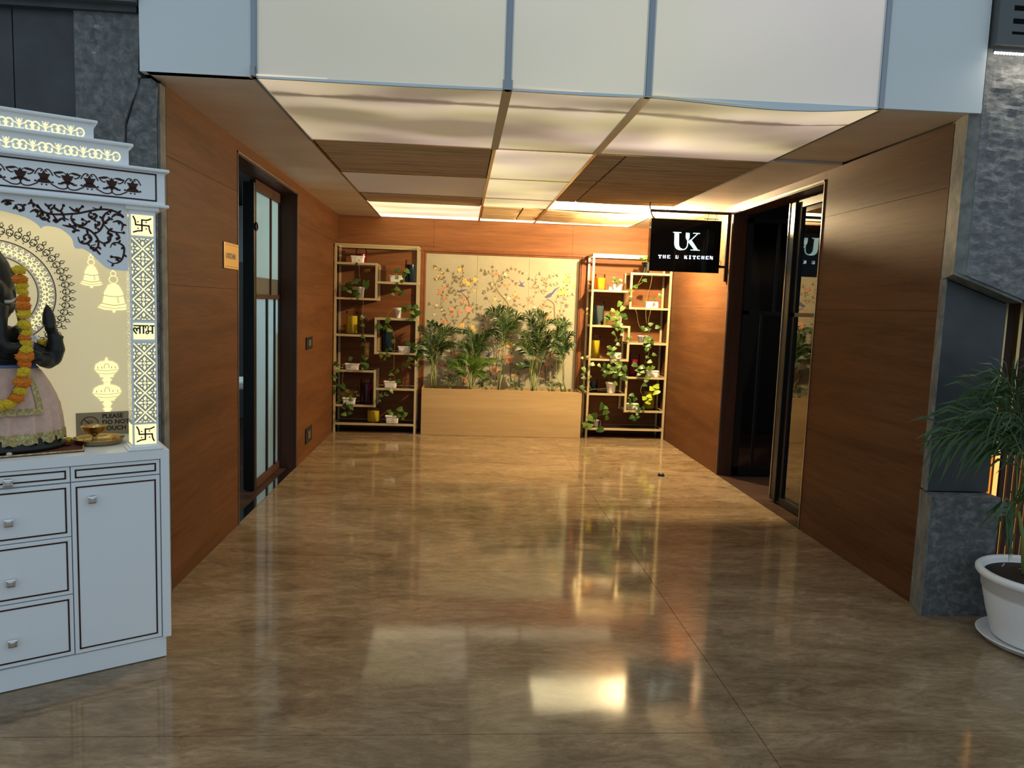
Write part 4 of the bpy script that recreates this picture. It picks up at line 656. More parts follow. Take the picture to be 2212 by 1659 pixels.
def motA(c):
    z = 1.8975
    D.poly([(c,z+.034),(c+.006,z+.022),(c+.020,z+.022),(c+.014,z+.008),(c+.009,z+.001),(c,z-.006),(c-.009,z+.001),(c-.014,z+.008),(c-.020,z+.022),(c-.006,z+.022)])
    D.poly([(c-.008,z+.002),(c+.008,z+.002),(c+.013,z-.004),(c+.004,z-.010),(c-.004,z-.010),(c-.013,z-.004)])
    for q in (1,-1):
        D.rib([(c+q*.006,z-.001),(c+q*.016,z-.006),(c+q*.024,z-.011)],.0085,taper=True); D.dot((c+q*.0265,z-.009),.0034)
        D.rib([(c+q*.001,z-.008),(c+q*.001,z-.020),(c+q*.010,z-.0265),(c+q*.026,z-.0262),(c+q*.040,z-.0195),(c+q*.052,z-.013)],.0040)
        D.rib([(c+q*.003,z+.020),(c+q*.007,z+.029),(c+q*.014,z+.0325)],.0026); D.rib([(c+q*.012,z+.0325),(c+q*.026,z+.0305),(c+q*.042,z+.0275)],.0085,taper=True); D.rib([(c+q*.042,z+.030),(c+q*.036,z+.020),(c+q*.026,z+.014),(c+q*.021,z+.0165)],.0040)
def motB(c):
    z = 1.8975
    D.poly([(c,z+.034),(c+.006,z+.021),(c+.020,z+.022),(c+.013,z+.008),(c+.011,z+.000),(c-.011,z+.000),(c-.013,z+.008),(c-.020,z+.022),(c-.006,z+.021)])
    D.poly([(c-.008,z+.006),(c+.008,z+.006),(c+.018,z-.002),(c+.025,z-.011),(c,z-.0125),(c-.025,z-.011),(c-.018,z-.002)])
    for q in (1,-1):
        D.dot((c+q*.0265,z-.007),.0036); D.dot((c+q*.007,z-.0175),.0030); D.rib([(c+q*.010,z+.028),(c+q*.004,z+.034),(c+q*.013,z+.037),(c+q*.021,z+.030),(c+q*.028,z+.016)],.0038)
for k in range(4): motB(0.0973+0.1437*k) if 0.0973+0.1437*k < 0.53 else None
for k in range(3): motA(0.1681+0.1437*k)
motA(0.0300) if False else None
D.done('frieze_inlay', 'dark brown scroll frieze inlay')
D = Deco(-0.0012, True, 'cutout_lit')
def scroll(f0, first, zc, k, lim):
    def C(c, q):   # C-shaped scroll opening towards the fleur
        D.rib([(c+q*0.0128*math.cos(a), zc+0.0155*math.sin(a)) for a in [PI*(0.93-1.72*t/12) for t in range(13)]],0.0040,sub=0)
        D.dot((c-q*.0085,zc-.003),.0034); D.dot((c+q*.003,zc+.001),.0022,rz=.0014); D.rib([(c-q*.0085,zc-.003),(c-q*.0095,zc-.011),(c-q*.002,zc-.0165)],.0034)
    C(first, -1)
    for i in range(k):
        f = f0+0.0785*i
        D.petal((f,zc+.003),PI/2,.017,.009)
        for q in (1,-1): D.petal((f+q*.002,zc+.004),PI/2-q*.55,.014,.003); D.dot((f+q*.0085,zc+.0185),.0017)
        D.rib([(f-.013,zc-.012),(f,zc-.0165),(f+.013,zc-.012)],.0038,taper=True); D.rib([(f,zc+.004),(f,zc-.014)],.005)
        for q in (1,-1): D.rib([(f+q*.016,zc+.005),(f+q*.008,zc+.003),(f,zc-.006)],.0024)
        C(f+0.0293, 1)
        if f+0.0492 < lim: C(f+0.0492, -1)
scroll(0.1798, 0.1505, 2.0118, 5, 0.53); D.done('tier_cutouts', 'glowing scroll cut-outs'); D = Deco(-0.0012, True, 'cutout_lit'); scroll(0.2967, 0.2674, 2.0815, 3, 0.53); D.done('tier_cutouts', 'glowing scroll cut-outs')


# scalloped valance between the pillars
EDGE = DATA['EDGE']
pts = [(0.541,1.7775)]+[tuple(p) for p in EDGE]
sm = smooth2(pts[:7],3)+smooth2(pts[6:14],3)+smooth2(pts[13:],3)
sm = [(p[0],p[1]) for p in sm]
q = MB()
for f in (0,1):
    vs = []; fs = []
    for s_, z_ in sm:
        x = -(W-s_) if f else -s_
        vs += [(x,0.006,z_),(x,0.020,z_),(x,0.006,1.836),(x,0.020,1.836)]
    for i in range(len(sm)-1):
        a = i*4; fs += [(a,a+4,a+6,a+2),(a+1,a+3,a+7,a+5),(a,a+1,a+5,a+4)]
    q.add(vs, fs, WL)
q.build('valance', shrine, label='scalloped white valance between the pillars')
D = Deco(0.0048, True)
for i, st in enumerate(DATA['ARCH']):
    if min(p[0] for p in st) > 0.118 or True: D.rib([(max(p[0],0.117),p[1]) for p in st], 0.0072 if i in (0,8,13,20) else 0.0088, taper=(i not in (0,8)))
    e = st[-1]; D.dot((max(e[0],0.120),e[1]),0.0055) if i % 2 == 1 else None
    if i < 30:
        for j in range(1, len(st)-1):
            (ax,az),(bx_,bz) = st[j-1], st[j+1]; an = math.atan2(bz-az,bx_-ax)
            if st[j][0] > 0.13: D.petal((st[j][0],st[j][1]), an+(1.1 if (i+j) % 2 else -1.1), 0.015, 0.0085)
D.done('valance_inlay', 'dark brown vine scroll inlay on the valance')

# glowing back panel with halo, bells and lamps cut out
part('back_panel', 'cream backlit panel', (0.02,W-0.02,0.43,0.45,0.8805,1.836,'shrine_back'))
part('side_panel', None, (0.018,0.030,0.095,0.43,0.8805,1.836,WL)); part('side_panel', None, (W-0.030,W-0.018,0.095,0.43,0.8805,1.836,WL))
MC = (0.539,1.484)
D = Deco(0.4285, False, 'cutout_lit')
ann = lambda r0,r1,m,n=72: D.q.add([(-(MC[0])+r*math.cos(2*PI*i/n),D.d-D.lift,MC[1]+r*math.sin(2*PI*i/n)) for i in range(n) for r in (r0,r1)],[(2*i,2*i+1,(2*i+3)%(2*n),(2*i+2)%(2*n)) for i in range(n)],m)
ann(0.148,0.210,'shrine_ring'); D.lift = 0.0006; ann(0.146,0.149,'ink_black'); ann(0.209,0.2125,'ink_black')
def orn(r0, sc, m, ph=0.0, n=54):
    for i in range(n):
        a = 2*PI*(i+ph)/n; ca, sa = math.cos(a), math.sin(a)
        T = lambda u, v: (MC[0]+(r0+u*sc)*ca-v*sc*sa, MC[1]+(r0+u*sc)*sa+v*sc*ca)
        D.rib([T(.030,0),T(.038,.0055),T(.048,0),T(.038,-.0055),T(.030,0)],.0030*sc**.5,m,sub=0)
        for q in (1,-1): D.rib([T(.030,0),T(.028,q*.008),T(.019,q*.009),T(.016,q*.003),T(.021,q*.004)],.0030*sc**.5,m,sub=2)
        D.rib([T(.016,-.010),T(.010,-.004),T(.008,.003),T(.014,.008),T(.018,.010)],.0034*sc**.5,m,sub=2); D.dot(T(.002,0),.0022*sc,m,6)
orn(0.155,1.02,'cutout_lit'); orn(0.225,1.22,'ink_black',0.5)
def bell(c, top, bot, w):
    h = top-bot; k = 'cutout_lit'; sh = 'cutout_dim'
    ztop = top-0.30*h
    D.rib(arc(c,top-0.15*h,0.055*h,0,2*PI,10),.0022,k,sub=0); D.rib(arc(c,top-0.28*h,0.085*h,0,2*PI,10),.0026,k,sub=0)
    D.rib([(c,top),(c,top-.09*h)],.004,k,sub=0)
    D.poly([(c,top-.36*h),(c+.16*w,top-.40*h),(c+.28*w,top-.55*h),(c+.31*w,top-.62*h),(c-.31*w,top-.62*h),(c-.28*w,top-.55*h),(c-.16*w,top-.40*h)],k)
    D.poly([(c+.29*w,top-.62*h),(c+.34*w,top-.78*h),(c+.5*w,bot+.10*h),(c+.3*w,bot+.055*h),(c,bot+.045*h),(c-.3*w,bot+.055*h),(c-.5*w,bot+.10*h),(c-.34*w,top-.78*h),(c-.29*w,top-.62*h)],k)
    D.dot((c,bot+.02*h),.006,k,8); D.lift = 0.0012
    D.rib([(c-.33*w,top-.625*h),(c,top-.655*h),(c+.33*w,top-.625*h)],.0022,'cutout_shade'); D.rib([(c-.40*w,bot+.20*h),(c,bot+.155*h),(c+.40*w,bot+.20*h)],.0022,'cutout_shade'); D.rib([(c-.46*w,bot+.13*h),(c,bot+.085*h),(c+.46*w,bot+.13*h)],.0016,'cutout_shade')
    D.rib([(c-.12*w,top-.65*h),(c-.15*w,bot+.2*h)],.008,sh,sub=0); D.lift = 0.0006
bell(0.197,1.668,1.520,0.084); bell(0.114,1.612,1.416,0.124)
for cx in (W-0.197, W-0.114): bell(cx,1.668 if cx < 0.9 else 1.612,1.520 if cx < 0.9 else 1.416,0.084 if cx < 0.9 else 0.124)
def lampst(c):
    k = 'cutout_lit'; sh = 'cutout_shade'
    def bowl(z, w):
        D.poly([(c-w/2,z),(c-w*.44,z+.022),(c-w*.25,z+.034),(c,z+.037),(c+w*.25,z+.034),(c+w*.44,z+.022),(c+w/2,z),(c+w*.42,z-.010),(c+w*.26,z-.028),(c-w*.26,z-.028),(c-w*.42,z-.010)],k)
        D.lift = 0.0012; D.rib([(c-w*.49,z-.001),(c,z-.007),(c+w*.49,z-.001)],.0015,sh); D.rib([(c-w*.36,z-.016),(c,z-.021),(c+w*.36,z-.016)],.0015,sh)
        for t in (-.36,-.2,.2,.36): D.petal((c+w*t,z+.002),PI/2,.012,.003,sh)
        D.rib([(c-.010,z+.004),(c-.006,z+.022),(c+.006,z+.022),(c+.010,z+.004)],.0018,sh); D.lift = 0.0006
    D.petal((c,1.195),PI/2,.027,.012,k); bowl(1.168,0.094); bowl(1.064,0.112)
    for z0,z1,w in ((1.133,1.139,.052),(1.111,1.132,.026),(1.118,1.124,.038),(1.098,1.108,.026),(1.029,1.034,.058),(1.004,1.028,.026),(1.012,1.020,.036),(0.972,1.002,.022),(0.990,0.996,.034),(0.955,0.970,.030)): D.poly([(c-w/2,z0),(c+w/2,z0),(c+w/2,z1),(c-w/2,z1)],k)
lampst(0.147); lampst(W-0.147)
D.done('halo_cutouts', 'halo ring, bells and lamp stands glowing in the back panel')
# soft light of the shrine's own hidden strips
lt = light('AREA','shrine_strip',(0,0,0),0.75,(1.0,0.86,0.55),0.9,(0,0,0),0.05); lt.parent = shrine; lt.location = (-0.54,0.30,1.825)

# ---- things standing in the shrine
def at_s(s,d,z): a = SRZ; x,y = -s,d; return (SO[0]+x*math.cos(a)-y*math.sin(a), SO[1]+x*math.sin(a)+y*math.cos(a), z)
mt = thing('cloth_mat','dark red mat with a gold edge under the black idol','mat',at_s(0.54,0.2,0.8805),SRZ)
def quad_slab(mb, pts, z0, z1, m):
    n = len(pts); mb.add([(x,y,z0) for x,y in pts]+[(x,y,z1) for x,y in pts],[tuple(reversed(range(n))),tuple(range(n,2*n))]+[(i,(i+1)%n,(i+1)%n+n,i+n) for i in range(n)],m)
q = MB(); quad_slab(q,[(-0.29,-0.17),(0.266,-0.142),(0.29,0.12),(-0.28,0.13)],0,0.004,'mat_red'); q.build('cloth',mt)
q = MB(); q.tube([(-0.29,-0.168,0.005),(0.0,-0.154,0.006),(0.262,-0.140,0.006),(0.288,0.10,0.006)],0.0035,'gold_trim',6); q.build('gold_edge',mt)

idol = thing('idol','black stone elephant headed idol draped in pink cloth with gold trim','statue',at_s(0.54,0.22,0.8845),SRZ)
Z0 = 0.8845
def I(s,d,z): return (-(s-0.54), d-0.22, z-Z0)
q = MB(); K = 'idol_black'
q.ball(I(.54,.23,1.13),1,K,20,12,sx=.125,sy=.10,sz=.13); q.ball(I(.54,.24,1.27),1,K,20,12,sx=.105,sy=.08,sz=.10)
q.ball(I(.54,.20,1.455),1,K,20,14,sx=.060,sy=.065,sz=.085); q.ball(I(.54,.165,1.49),1,K,16,10,sx=.038,sy=.04,sz=.05)
q.lathe([(0.062,1.50-Z0),(0.066,1.53-Z0),(0.060,1.56-Z0),(0.048,1.60-Z0),(0.030,1.63-Z0),(0.012,1.66-Z0),(0.0,1.665-Z0)],K,18,(0,0.0))
for f in (1,-1):
    X = lambda s,d,z: ((lambda p: (p[0]*f,p[1],p[2]))(I(s,d,z)))
    q.ball(X(.492,.235,1.475),1,K,12,10,sx=.022,sy=.014,sz=.072); q.ball(X(.486,.22,1.565),1,K,10,6,sx=.018,sy=.02,sz=.014)
    q.tube([X(.50,.24,1.33),X(.455,.235,1.30),X(.405,.215,1.25),X(.365,.20,1.228)],[.045,.045,.038,.032],K,12); q.ball(X(.362,.20,1.238),.034,K,12,8)
    q.tube([X(.362,.20,1.236),X(.350,.195,1.275),X(.352,.19,1.31),X(.362,.185,1.345)],[.034,.034,.027,.018],K,12)      # raised forearm
    q.ball(X(.362,.18,1.352),1,K,10,8,sx=.019,sy=.016,sz=.022)
    for j in range(4): q.tube([X(.374-.007*j,.168,1.345),X(.376-.007*j,.160,1.360),X(.374-.006*j,.168,1.372)],[.006,.0058,.0048],K,6)
    q.tube([X(.378,.178,1.342),X(.384,.170,1.356),X(.380,.165,1.366)],[.0065,.006,.005],K,6)
    q.tube([X(.366,.185,1.350),X(.370,.185,1.375),X(.372,.185,1.405),X(.374,.185,1.428),X(.376,.185,1.447)],[.016,.025,.022,.014,.004],K,10)   # bud held up
    q.tube([X(.345,.19,1.318),X(.330,.19,1.318),X(.321,.19,1.322)],[.018,.012,.003],K,8)
    q.tube([X(.372,.20,1.225),X(.392,.165,1.232),X(.412,.135,1.242)],[.032,.029,.022],K,12); q.ball(X(.420,.125,1.246),1,K,12,8,sx=.024,sy=.016,sz=.027)   # forearm and fist
    for j in range(4): q.tube([X(.402+.011*j,.118,1.262-.002*j),X(.403+.011*j,.106,1.250-.002*j),X(.404+.011*j,.110,1.232-.002*j)],[.0068,.0066,.0056],K,6)
    q.tube([X(.398,.120,1.248),X(.394,.110,1.238),X(.402,.103,1.232)],[.0075,.0068,.0055],K,6)
    q.ball(X(.47,.22,.985),1,K,16,10,sx=.10,sy=.09,sz=.06)
q.tube([I(.54,.15,1.43),I(.54,.115,1.38),I(.538,.10,1.335),I(.530,.095,1.300),I(.510,.095,1.283),I(.485,.096,1.284),I(.462,.098,1.292),I(.452,.10,1.297)],[.042,.036,.031,.027,.023,.019,.015,.010],K,14)
q.lathe([(0.0,0.0),(0.215,0.0),(0.222,0.012),(0.214,0.022),(0.206,0.030),(0.206,0.050),(0.18,0.060),(0.0,0.062)],K,36,(0,0),sy=0.66)
body = q.mesh('body'); bo = bpy.data.objects.new('body', body); COL.objects.link(bo)
md = bo.modifiers.new('r','REMESH'); md.mode = 'VOXEL'; md.voxel_size = 0.0052; md.use_smooth_shade = True
ms_ = bo.modifiers.new('s','SMOOTH'); ms_.iterations = 3; ms_.factor = 0.5
dg = bpy.context.evaluated_depsgraph_get(); me = bpy.data.meshes.new_from_object(bo.evaluated_get(dg)); bpy.data.objects.remove(bo)
me.materials.clear(); me.materials.append(M[K])
for pf in me.polygons: pf.material_index = 0
mo('body', me, idol)
for f in (1,-1):
    q = MB(); q.tube([(f*.030,-.075,1.452-Z0),(f*.052,-.085,1.455-Z0),(f*.068,-.092,1.470-Z0)],[.008,.006,.003],'ivory',8); q.build('tusk', idol, label='pale ivory coloured tusk')
# skirt
RX = [(1.212,.118,.082),(1.190,.140,.096),(1.14,.166,.112),(1.089,.186,.122),(1.02,.199,.130),(0.955,.205,.137),(0.925,.207,.139)]
def rr_(z):
    for (z1,a1,b1),(z2,a2,b2) in zip(RX[:-1],RX[1:]):
        if z <= z1 and z >= z2: t=(z1-z)/(z1-z2); return a1+(a2-a1)*t, b1+(b2-b1)*t
    return RX[-1][1:] if z < RX[-1][0] else RX[0][1:]
def sk(a, z, off=0.0, fold=1.0):
    A,B = rr_(z); t = min(1,(1.212-z)/0.2); fo = fold*t*(0.007*math.sin(17*a+1)+0.005*math.sin(29*a))
    return ((A+off+fo)*math.cos(a),(B+off+fo)*math.sin(a),z-Z0)
def sheet(a0,a1,z0,z1,na,nz,m,off=0.0,fold=1.0,scal=0.0):
    q = MB(); vs=[];fs=[]
    for j in range(nz+1):
        for i in range(na+1):
            a=a0+(a1-a0)*i/na; z=z0+(z1-z0)*j/nz
            p_=list(sk(a,z,off,fold))
            if scal and j==0: p_[2]-=scal*abs(math.sin(a*15))
            vs.append(p_)
    for j in range(nz):
        for i in range(na): k=j*(na+1)+i; fs.append((k,k+1,k+na+2,k+na+1))
    q.add(vs,fs,m,True); return q
o = sheet(0,2*PI,0.925,1.212,128,12,'cloth_pink').build('skirt',idol,label='pale pink cloth skirt gathered in folds')
sheet(0,2*PI,0.922,0.956,120,2,'gold_trim',0.003,1.0,0.010).build('lace_hem',o,label='scalloped gold lace hem')
sheet(0,2*PI,1.200,1.216,64,2,'cloth_blue',0.004,0.5).build('waist_band',o,label='blue edged waist band')
fl_ = sheet(math.radians(-128),math.radians(-50),1.030,1.205,30,8,'cloth_pink',0.012,0.35).build('front_flap',idol,label='pink front flap edged in gold')
q = sheet(math.radians(-128),math.radians(-50),1.030,1.054,30,2,'gold_trim',0.016,0.35); r_ = sheet(math.radians(-56.5),math.radians(-49),1.030,1.17,3,8,'gold_trim',0.016,0.35); q.add(r_.v,r_.f,'gold_trim',True); r_ = sheet(math.radians(-129),math.radians(-121.5),1.030,1.17,3,8,'gold_trim',0.016,0.35); q.add(r_.v,r_.f,'gold_trim',True); q.build('gold_border',fl_)
q = MB(); q.tube([(.160,.05,1.12-Z0),(.180,.05,1.09-Z0),(.194,.048,1.05-Z0),(.203,.045,1.00-Z0),(.200,.04,0.955-Z0)],[.006,.010,.012,.011,.006],'cloth_blue',12); q.build('blue_drape',idol,label='blue cloth showing behind the skirt')
for f in (1,-1):
    q = MB(); q.tube([(f*x,y,z-Z0) for x,y,z in ((.072,.0,1.43),(.088,-.04,1.37),(.098,-.05,1.31),(.100,-.055,1.255))],[.012,.019,.022,.012],'cloth_pink',10); q.build('shoulder_cloth',idol,label='pink cloth hanging from the shoulder')
    q = MB(); q.tube([(f*x,y,z-Z0) for x,y,z in ((.078,-.02,1.40),(.086,-.075,1.34),(.088,-.105,1.26),(.080,-.118,1.19),(.060,-.136,1.12),(.035,-.142,1.085))],[.012,.018,.018,.017,.020,.016],'scarf_brown',8); q.build('scarf',idol,label='brown gold brocade scarf')

def flower_mesh(m, r=1.0):
    bm = bmesh.new(); bmesh.ops.create_icosphere(bm, subdivisions=4, radius=1)
    for v in bm.verts:
        n = noise.noise(v.co*3.1+Vector((3,1,2))); c = abs(noise.noise(v.co*6.0)); c2 = abs(noise.noise(v.co*13.0)); v.co = v.co*(0.84+0.16*n+0.42*c+0.16*c2); v.co.z *= 0.74
    me = bpy.data.meshes.new(m); bm.to_mesh(me); bm.free(); me.materials.append(M[m]); return me
FY, FO = flower_mesh('flower_yellow'), flower_mesh('flower_orange')
gl = thing('flower_garland','yellow and orange marigold garland hung around the black idol','garland',at_s(0.54,0.10,1.07),SRZ)
G = [('Y',.464,1.572,22),('O',.463,1.537,25),('Y',.458,1.513,22),('Y',.456,1.492,21),('O',.454,1.464,25),('O',.456,1.440,25),('Y',.454,1.410,24),('Y',.454,1.369,25),('Y',.450,1.338,20),('O',.454,1.320,22),('Y',.451,1.303,22),('Y',.452,1.276,24),('O',.456,1.252,30),('O',.458,1.224,22),('Y',.463,1.194,26),('O',.468,1.158,29),('Y',.474,1.126,24),('O',.487,1.099,25),('Y',.512,1.079,25),('Y',.540,1.074,26)]
dd = lambda z: 0.115 if z > 1.45 else (0.095 if z > 1.3 else (0.085 if z > 1.2 else 0.062))
for f in (1,-1):
    for c,s_,z_,r_ in G:
        if f == -1 and s_ > 0.535: continue
        o = mo('marigold', FY if c == 'Y' else FO, gl); o.location = (f*(0.54-s_), dd(z_)-0.10, z_-1.07); k = r_*0.001*1.0
        o.scale = (k,k*0.9,k); o.rotation_euler = (random.uniform(-.4,.4),random.uniform(-.3,.3),random.uniform(0,6))
gpts = [(0.54-s_, dd(z_)-0.10+.004, z_-1.07) for c,s_,z_,r_ in G]
q = MB(); q.tube(gpts+[(-x,y,z) for x,y,z in reversed(gpts[:-1])],0.003,'stem_green',5); q.build('thread',gl)
def loose(name,label,cat,s,d,z,m,r,grp=None):
    o = mo(name, m); o.location = at_s(s,d,z+r*0.74); o.scale = (r,r,r); tag(o,label,cat,grp); return o
loose('marigold_bloom','loose yellow marigold on the front of the red mat, leftmost of the three','flower',.451,.115,.8845,FY,.017)
loose('marigold_bloom','loose yellow marigold at the middle of the mat beside the white flower','flower',.357,.165,.8845,FY,.015)
loose('marigold_bloom','loose yellow marigold by the brass tray','flower',.312,.255,.8845,FY,.016)
loose('marigold_bloom','yellow marigold tucked behind the raised arm of the idol','flower',.396,.215,1.283,FY,.019)
FW, FR = flower_mesh('flower_white'), flower_mesh('flower_red')
o = loose('white_flower','small white flower lying on the mat edge, the left one','flower',.516,.062,.8845,FW,.009)
o = loose('white_flower','small white flower lying between two yellow marigolds','flower',.400,.135,.8845,FW,.009)
o = loose('red_petals','dark red crumpled petals beside the marigold on the mat','flower',.325,.195,.8845,FR,.013); o.scale = (.02,.014,.008); o.location.z = .8905
q = MB()
for i in range(5): a = 2*PI*i/5; q.tube([(0,0,0),(.010*math.cos(a),-.004,.010*math.sin(a)),(.019*math.cos(a),0,.015*math.sin(a))],[.002,.006,.002],'flower_white',6)
o = q.build('plumeria'); o.location = at_s(.424,.092,1.318); o.rotation_euler = (0,0,SRZ); tag(o,'white five petalled flower on the chest of the idol','flower')

tr = thing('brass_tray','round brass tray holding a diya cup in the shrine','tray',at_s(.205,.225,.8805),SRZ)
q = MB(); q.lathe([(0,0),(.074,0),(.086,.006),(.092,.020),(.096,.024),(.093,.025),(.088,.020),(.082,.009),(.072,.005),(0,.005)],'brass_dark',40); q.build('dish',tr)
cp = thing('oil_lamp_cup','footed brass oil lamp cup standing on the brass tray','cup',at_s(.222,.215,.8865),SRZ)
q = MB(); q.lathe([(0,0),(.026,0),(.022,.006),(.010,.016),(.006,.026),(.012,.032),(.030,.040),(.043,.054),(.049,.069),(.0505,.070),(.046,.066),(.036,.055),(.020,.047),(0,.045)],'brass_dark',36); q.build('bowl',cp)
q = MB(); q.tube([(0,0.0,.047),(.006,0,.062),(.014,-.006,.072)],.0045,'chrome',8); q.build('wick_holder',cp,label='small shiny wick holder')
for nm,s_,d_,m_,r_ in (('orange_petals',.268,.185,FO,.011),('orange_petals',.148,.22,FO,.010)): loose(nm,'orange petals on the tray, '+('left of the cup' if s_ > .2 else 'right of the cup'),'petals',s_,d_,.887,m_,r_)

sg = thing('notice_plate','beige metal notice plate reading please do not touch beside the tray','sign',at_s(.15,.421,.8805),SRZ)
q = MB(); q.box(-.119,.112,-.002,.002,0.0,.101,'plate_beige'); q.build('plate',sg)
for i,t in enumerate(('PLEASE','DO NOT','TOUCH')):
    me = text_mesh(t,.0262,.0004,.0007,1.0); me.materials.append(M['ink_black']); o = mo('lettering',me,sg); o.location = (-.020,-.0028,.074-.027*i); o.rotation_euler = (PI/2,0,0)
D = MB(); D.ribbon(arc(-.067,.050,.033,0,2*PI,24),.0038,-.0028,'ink_red',sub=0); D.ribbon([(-.090,.074),(-.044,.026)],.0034,-.0034,'ink_red',sub=0)
for j,(x,zt) in enumerate(((-.076,.062),(-.070,.066),(-.064,.067),(-.058,.063))): D.ribbon([(x-.0025,.046),(x-.0025,zt),(x+.0025,zt),(x+.0025,.046)],.0011,-.003,'ink_black',sub=0)
D.ribbon([(-.0785,.048),(-.083,.052),(-.080,.042),(-.074,.032),(-.060,.032),(-.0555,.046)],.0011,-.003,'ink_black'); D.build('no_touch_symbol',sg,label='hand in a red crossed circle')

# ================================================================= SHELVING, JARS, POTS
def bar(mb,x0,x1,y0,y1,z0,z1,m='gold_bar'): mb.box(x0,x1,y0,y1,z0,z1,m)
YF, YR, B = 8.490, 8.800, 0.024
def rack(name,label,x0,x1,xm,shelves,boxes):
    """shelves: (xa,xb,z) rails under boards; boxes: (side,z_low,z_high) inner posts at xm"""
    root = thing(name,label,'shelf',((x0+x1)/2,(YF+YR)/2,0),0,'gold framed shelving units against the back wall'); ox,oy = (x0+x1)/2,(YF+YR)/2
    def bb(nm,*boxes_,m='gold_bar',lab=None):
        q = MB()
        for b in boxes_: q.box(b[0]-ox,b[1]-ox,b[2]-oy,b[3]-oy,b[4],b[5],m)
        return q.build(nm,root,label=lab)
    for x in (x0,x1-B):
        for y in (YF,YR): bb('upright',(x,x+B,y,y+B,0.012 if y > YF else 0.001,2.14))
    bb('top_frame',(x0+B,x1-B,YF,YF+B,2.116,2.14),(x0+B,x1-B,YR,YR+B,2.116,2.14),(x0,x0+B,YF+B,YR,2.116,2.14),(x1-B,x1,YF+B,YR,2.116,2.14))
    for xa,xb,z in shelves:
        a = x0+B if xa == 0 else xm; b = x1-B if xb == 1 else xm
        bb('shelf_frame',(a,b,YF,YF+B,z-B/2,z+B/2),(a,b,YR,YR+B,z-B/2,z+B/2),(a-(B if xa==0 else 0),a+(0 if xa==0 else B),YF+B,YR,z-B/2,z+B/2),(b-(0 if xb==1 else B),b+(B if xb==1 else 0),YF+B,YR,z-B/2,z+B/2))
        bb('shelf_board',(a+0.002,b-0.002,YF+B,YR,z+0.001,z+0.009),m='shelf_dark',lab='dark glossy shelf board')
    for zl,zh in boxes:
        for y in (YF,YR): bb('divider_post',(xm-B/2-.0007,xm+B/2+.0007,y-.0007,y+B+.0007,zl-B/2-.0007,zh+B/2+.0007))
    return root
rack('display_rack','gold metal display rack in the left corner with stepped dark shelves',-1.418,-0.480,-0.952,
     [(0,.5,1.922),(0,.5,1.530),(0,.5,1.117),(0,.5,.712),(0,.5,.315),(.5,1,1.722),(.5,1,1.314),(.5,1,.925),(.5,1,.515),(0,1,.104)],[(1.530,1.922),(.925,1.314),(.315,.712),(1.117,1.314),(.515,.712)] and [(1.530,1.922),(.925,1.314),(.315,.712)])
rack('display_rack','gold metal display rack on the right behind the hanging sign',1.496,2.428,1.955,
     [(0,.5,1.720),(0,.5,1.315),(0,.5,.926),(0,.5,.522),(.5,1,1.930),(.5,1,1.533),(.5,1,1.126),(.5,1,.725),(.5,1,.330),(0,1,.112)],[(1.533,1.930),(.926,1.315),(.330,.725)])

def jar(x,y,z,w,h,liq,fill,label):
    r = w/2; root = thing('glass_jar',label,'jar',(x,y,z),0,'jars of coloured liquid on the shelves')
    q = MB(); q.lathe([(r*.96,0),(r,.008),(r,h*.80),(r*.97,h*.84),(r*.90,h*.865),(r*.90,h*.89),(r*.95,h*.90),(r*.95,h*.92),(r*.90,h*.93),(r*.90,h*.95),(r*.96,h*.965),(r*.96,h)],'jar_glass',28)
    q.build('glass',root)
    q = MB(); q.lathe([(0,.008),(r*.94,.008),(r*.94,.0081),(r*.972,.016),(r*.972,h*fill-.001),(r*.97,h*fill),(0,h*fill)],liq,28,smooth=True); q.build('liquid',root)
S = 0.012
jar(-1.150,8.69,1.934,.125,.17,'liquid_red',.62,'jar of dark red liquid behind the top left trough pot')
jar(-1.244,8.65,1.129,.135,.255,'liquid_yellow',.80,'tall jar of yellow liquid on the left rack, third shelf down')
jar(-.583,8.62,1.734,.120,.254,'liquid_blue',.80,'tall jar of dark blue liquid at the upper right of the left rack')
jar(-.840,8.64,.937,.125,.27,'liquid_blue',.86,'jar of dark blue liquid half hidden by leaves, middle of the left rack')
jar(-1.066,8.63,.327,.133,.285,'liquid_purple',.80,'tall jar of purple black liquid in the lower box of the left rack')
jar(-.978,8.62,.116,.140,.182,'liquid_yellow',.70,'short jar of yellow liquid on the bottom shelf of the left rack')
jar(1.612,8.62,1.732,.128,.178,'liquid_amber',.78,'short jar of amber liquid on the top left shelf of the right rack')
jar(1.611,8.62,1.327,.129,.268,'liquid_slate',.82,'jar of slate grey liquid on the right rack')
jar(1.591,8.63,.938,.118,.262,'liquid_yellow',.78,'jar of bright yellow liquid in the middle box of the right rack')
jar(1.592,8.64,.534,.100,.152,'liquid_blue',.70,'small jar of dark blue liquid beside the round white pot on the right rack')
jar(2.076,8.66,.737,.128,.255,'liquid_red',.76,'jar of dark red liquid among leaves on the right rack')
jar(2.285,8.68,.342,.137,.265,'liquid_yellow',.80,'jar of olive yellow liquid in the lowest box of the right rack')

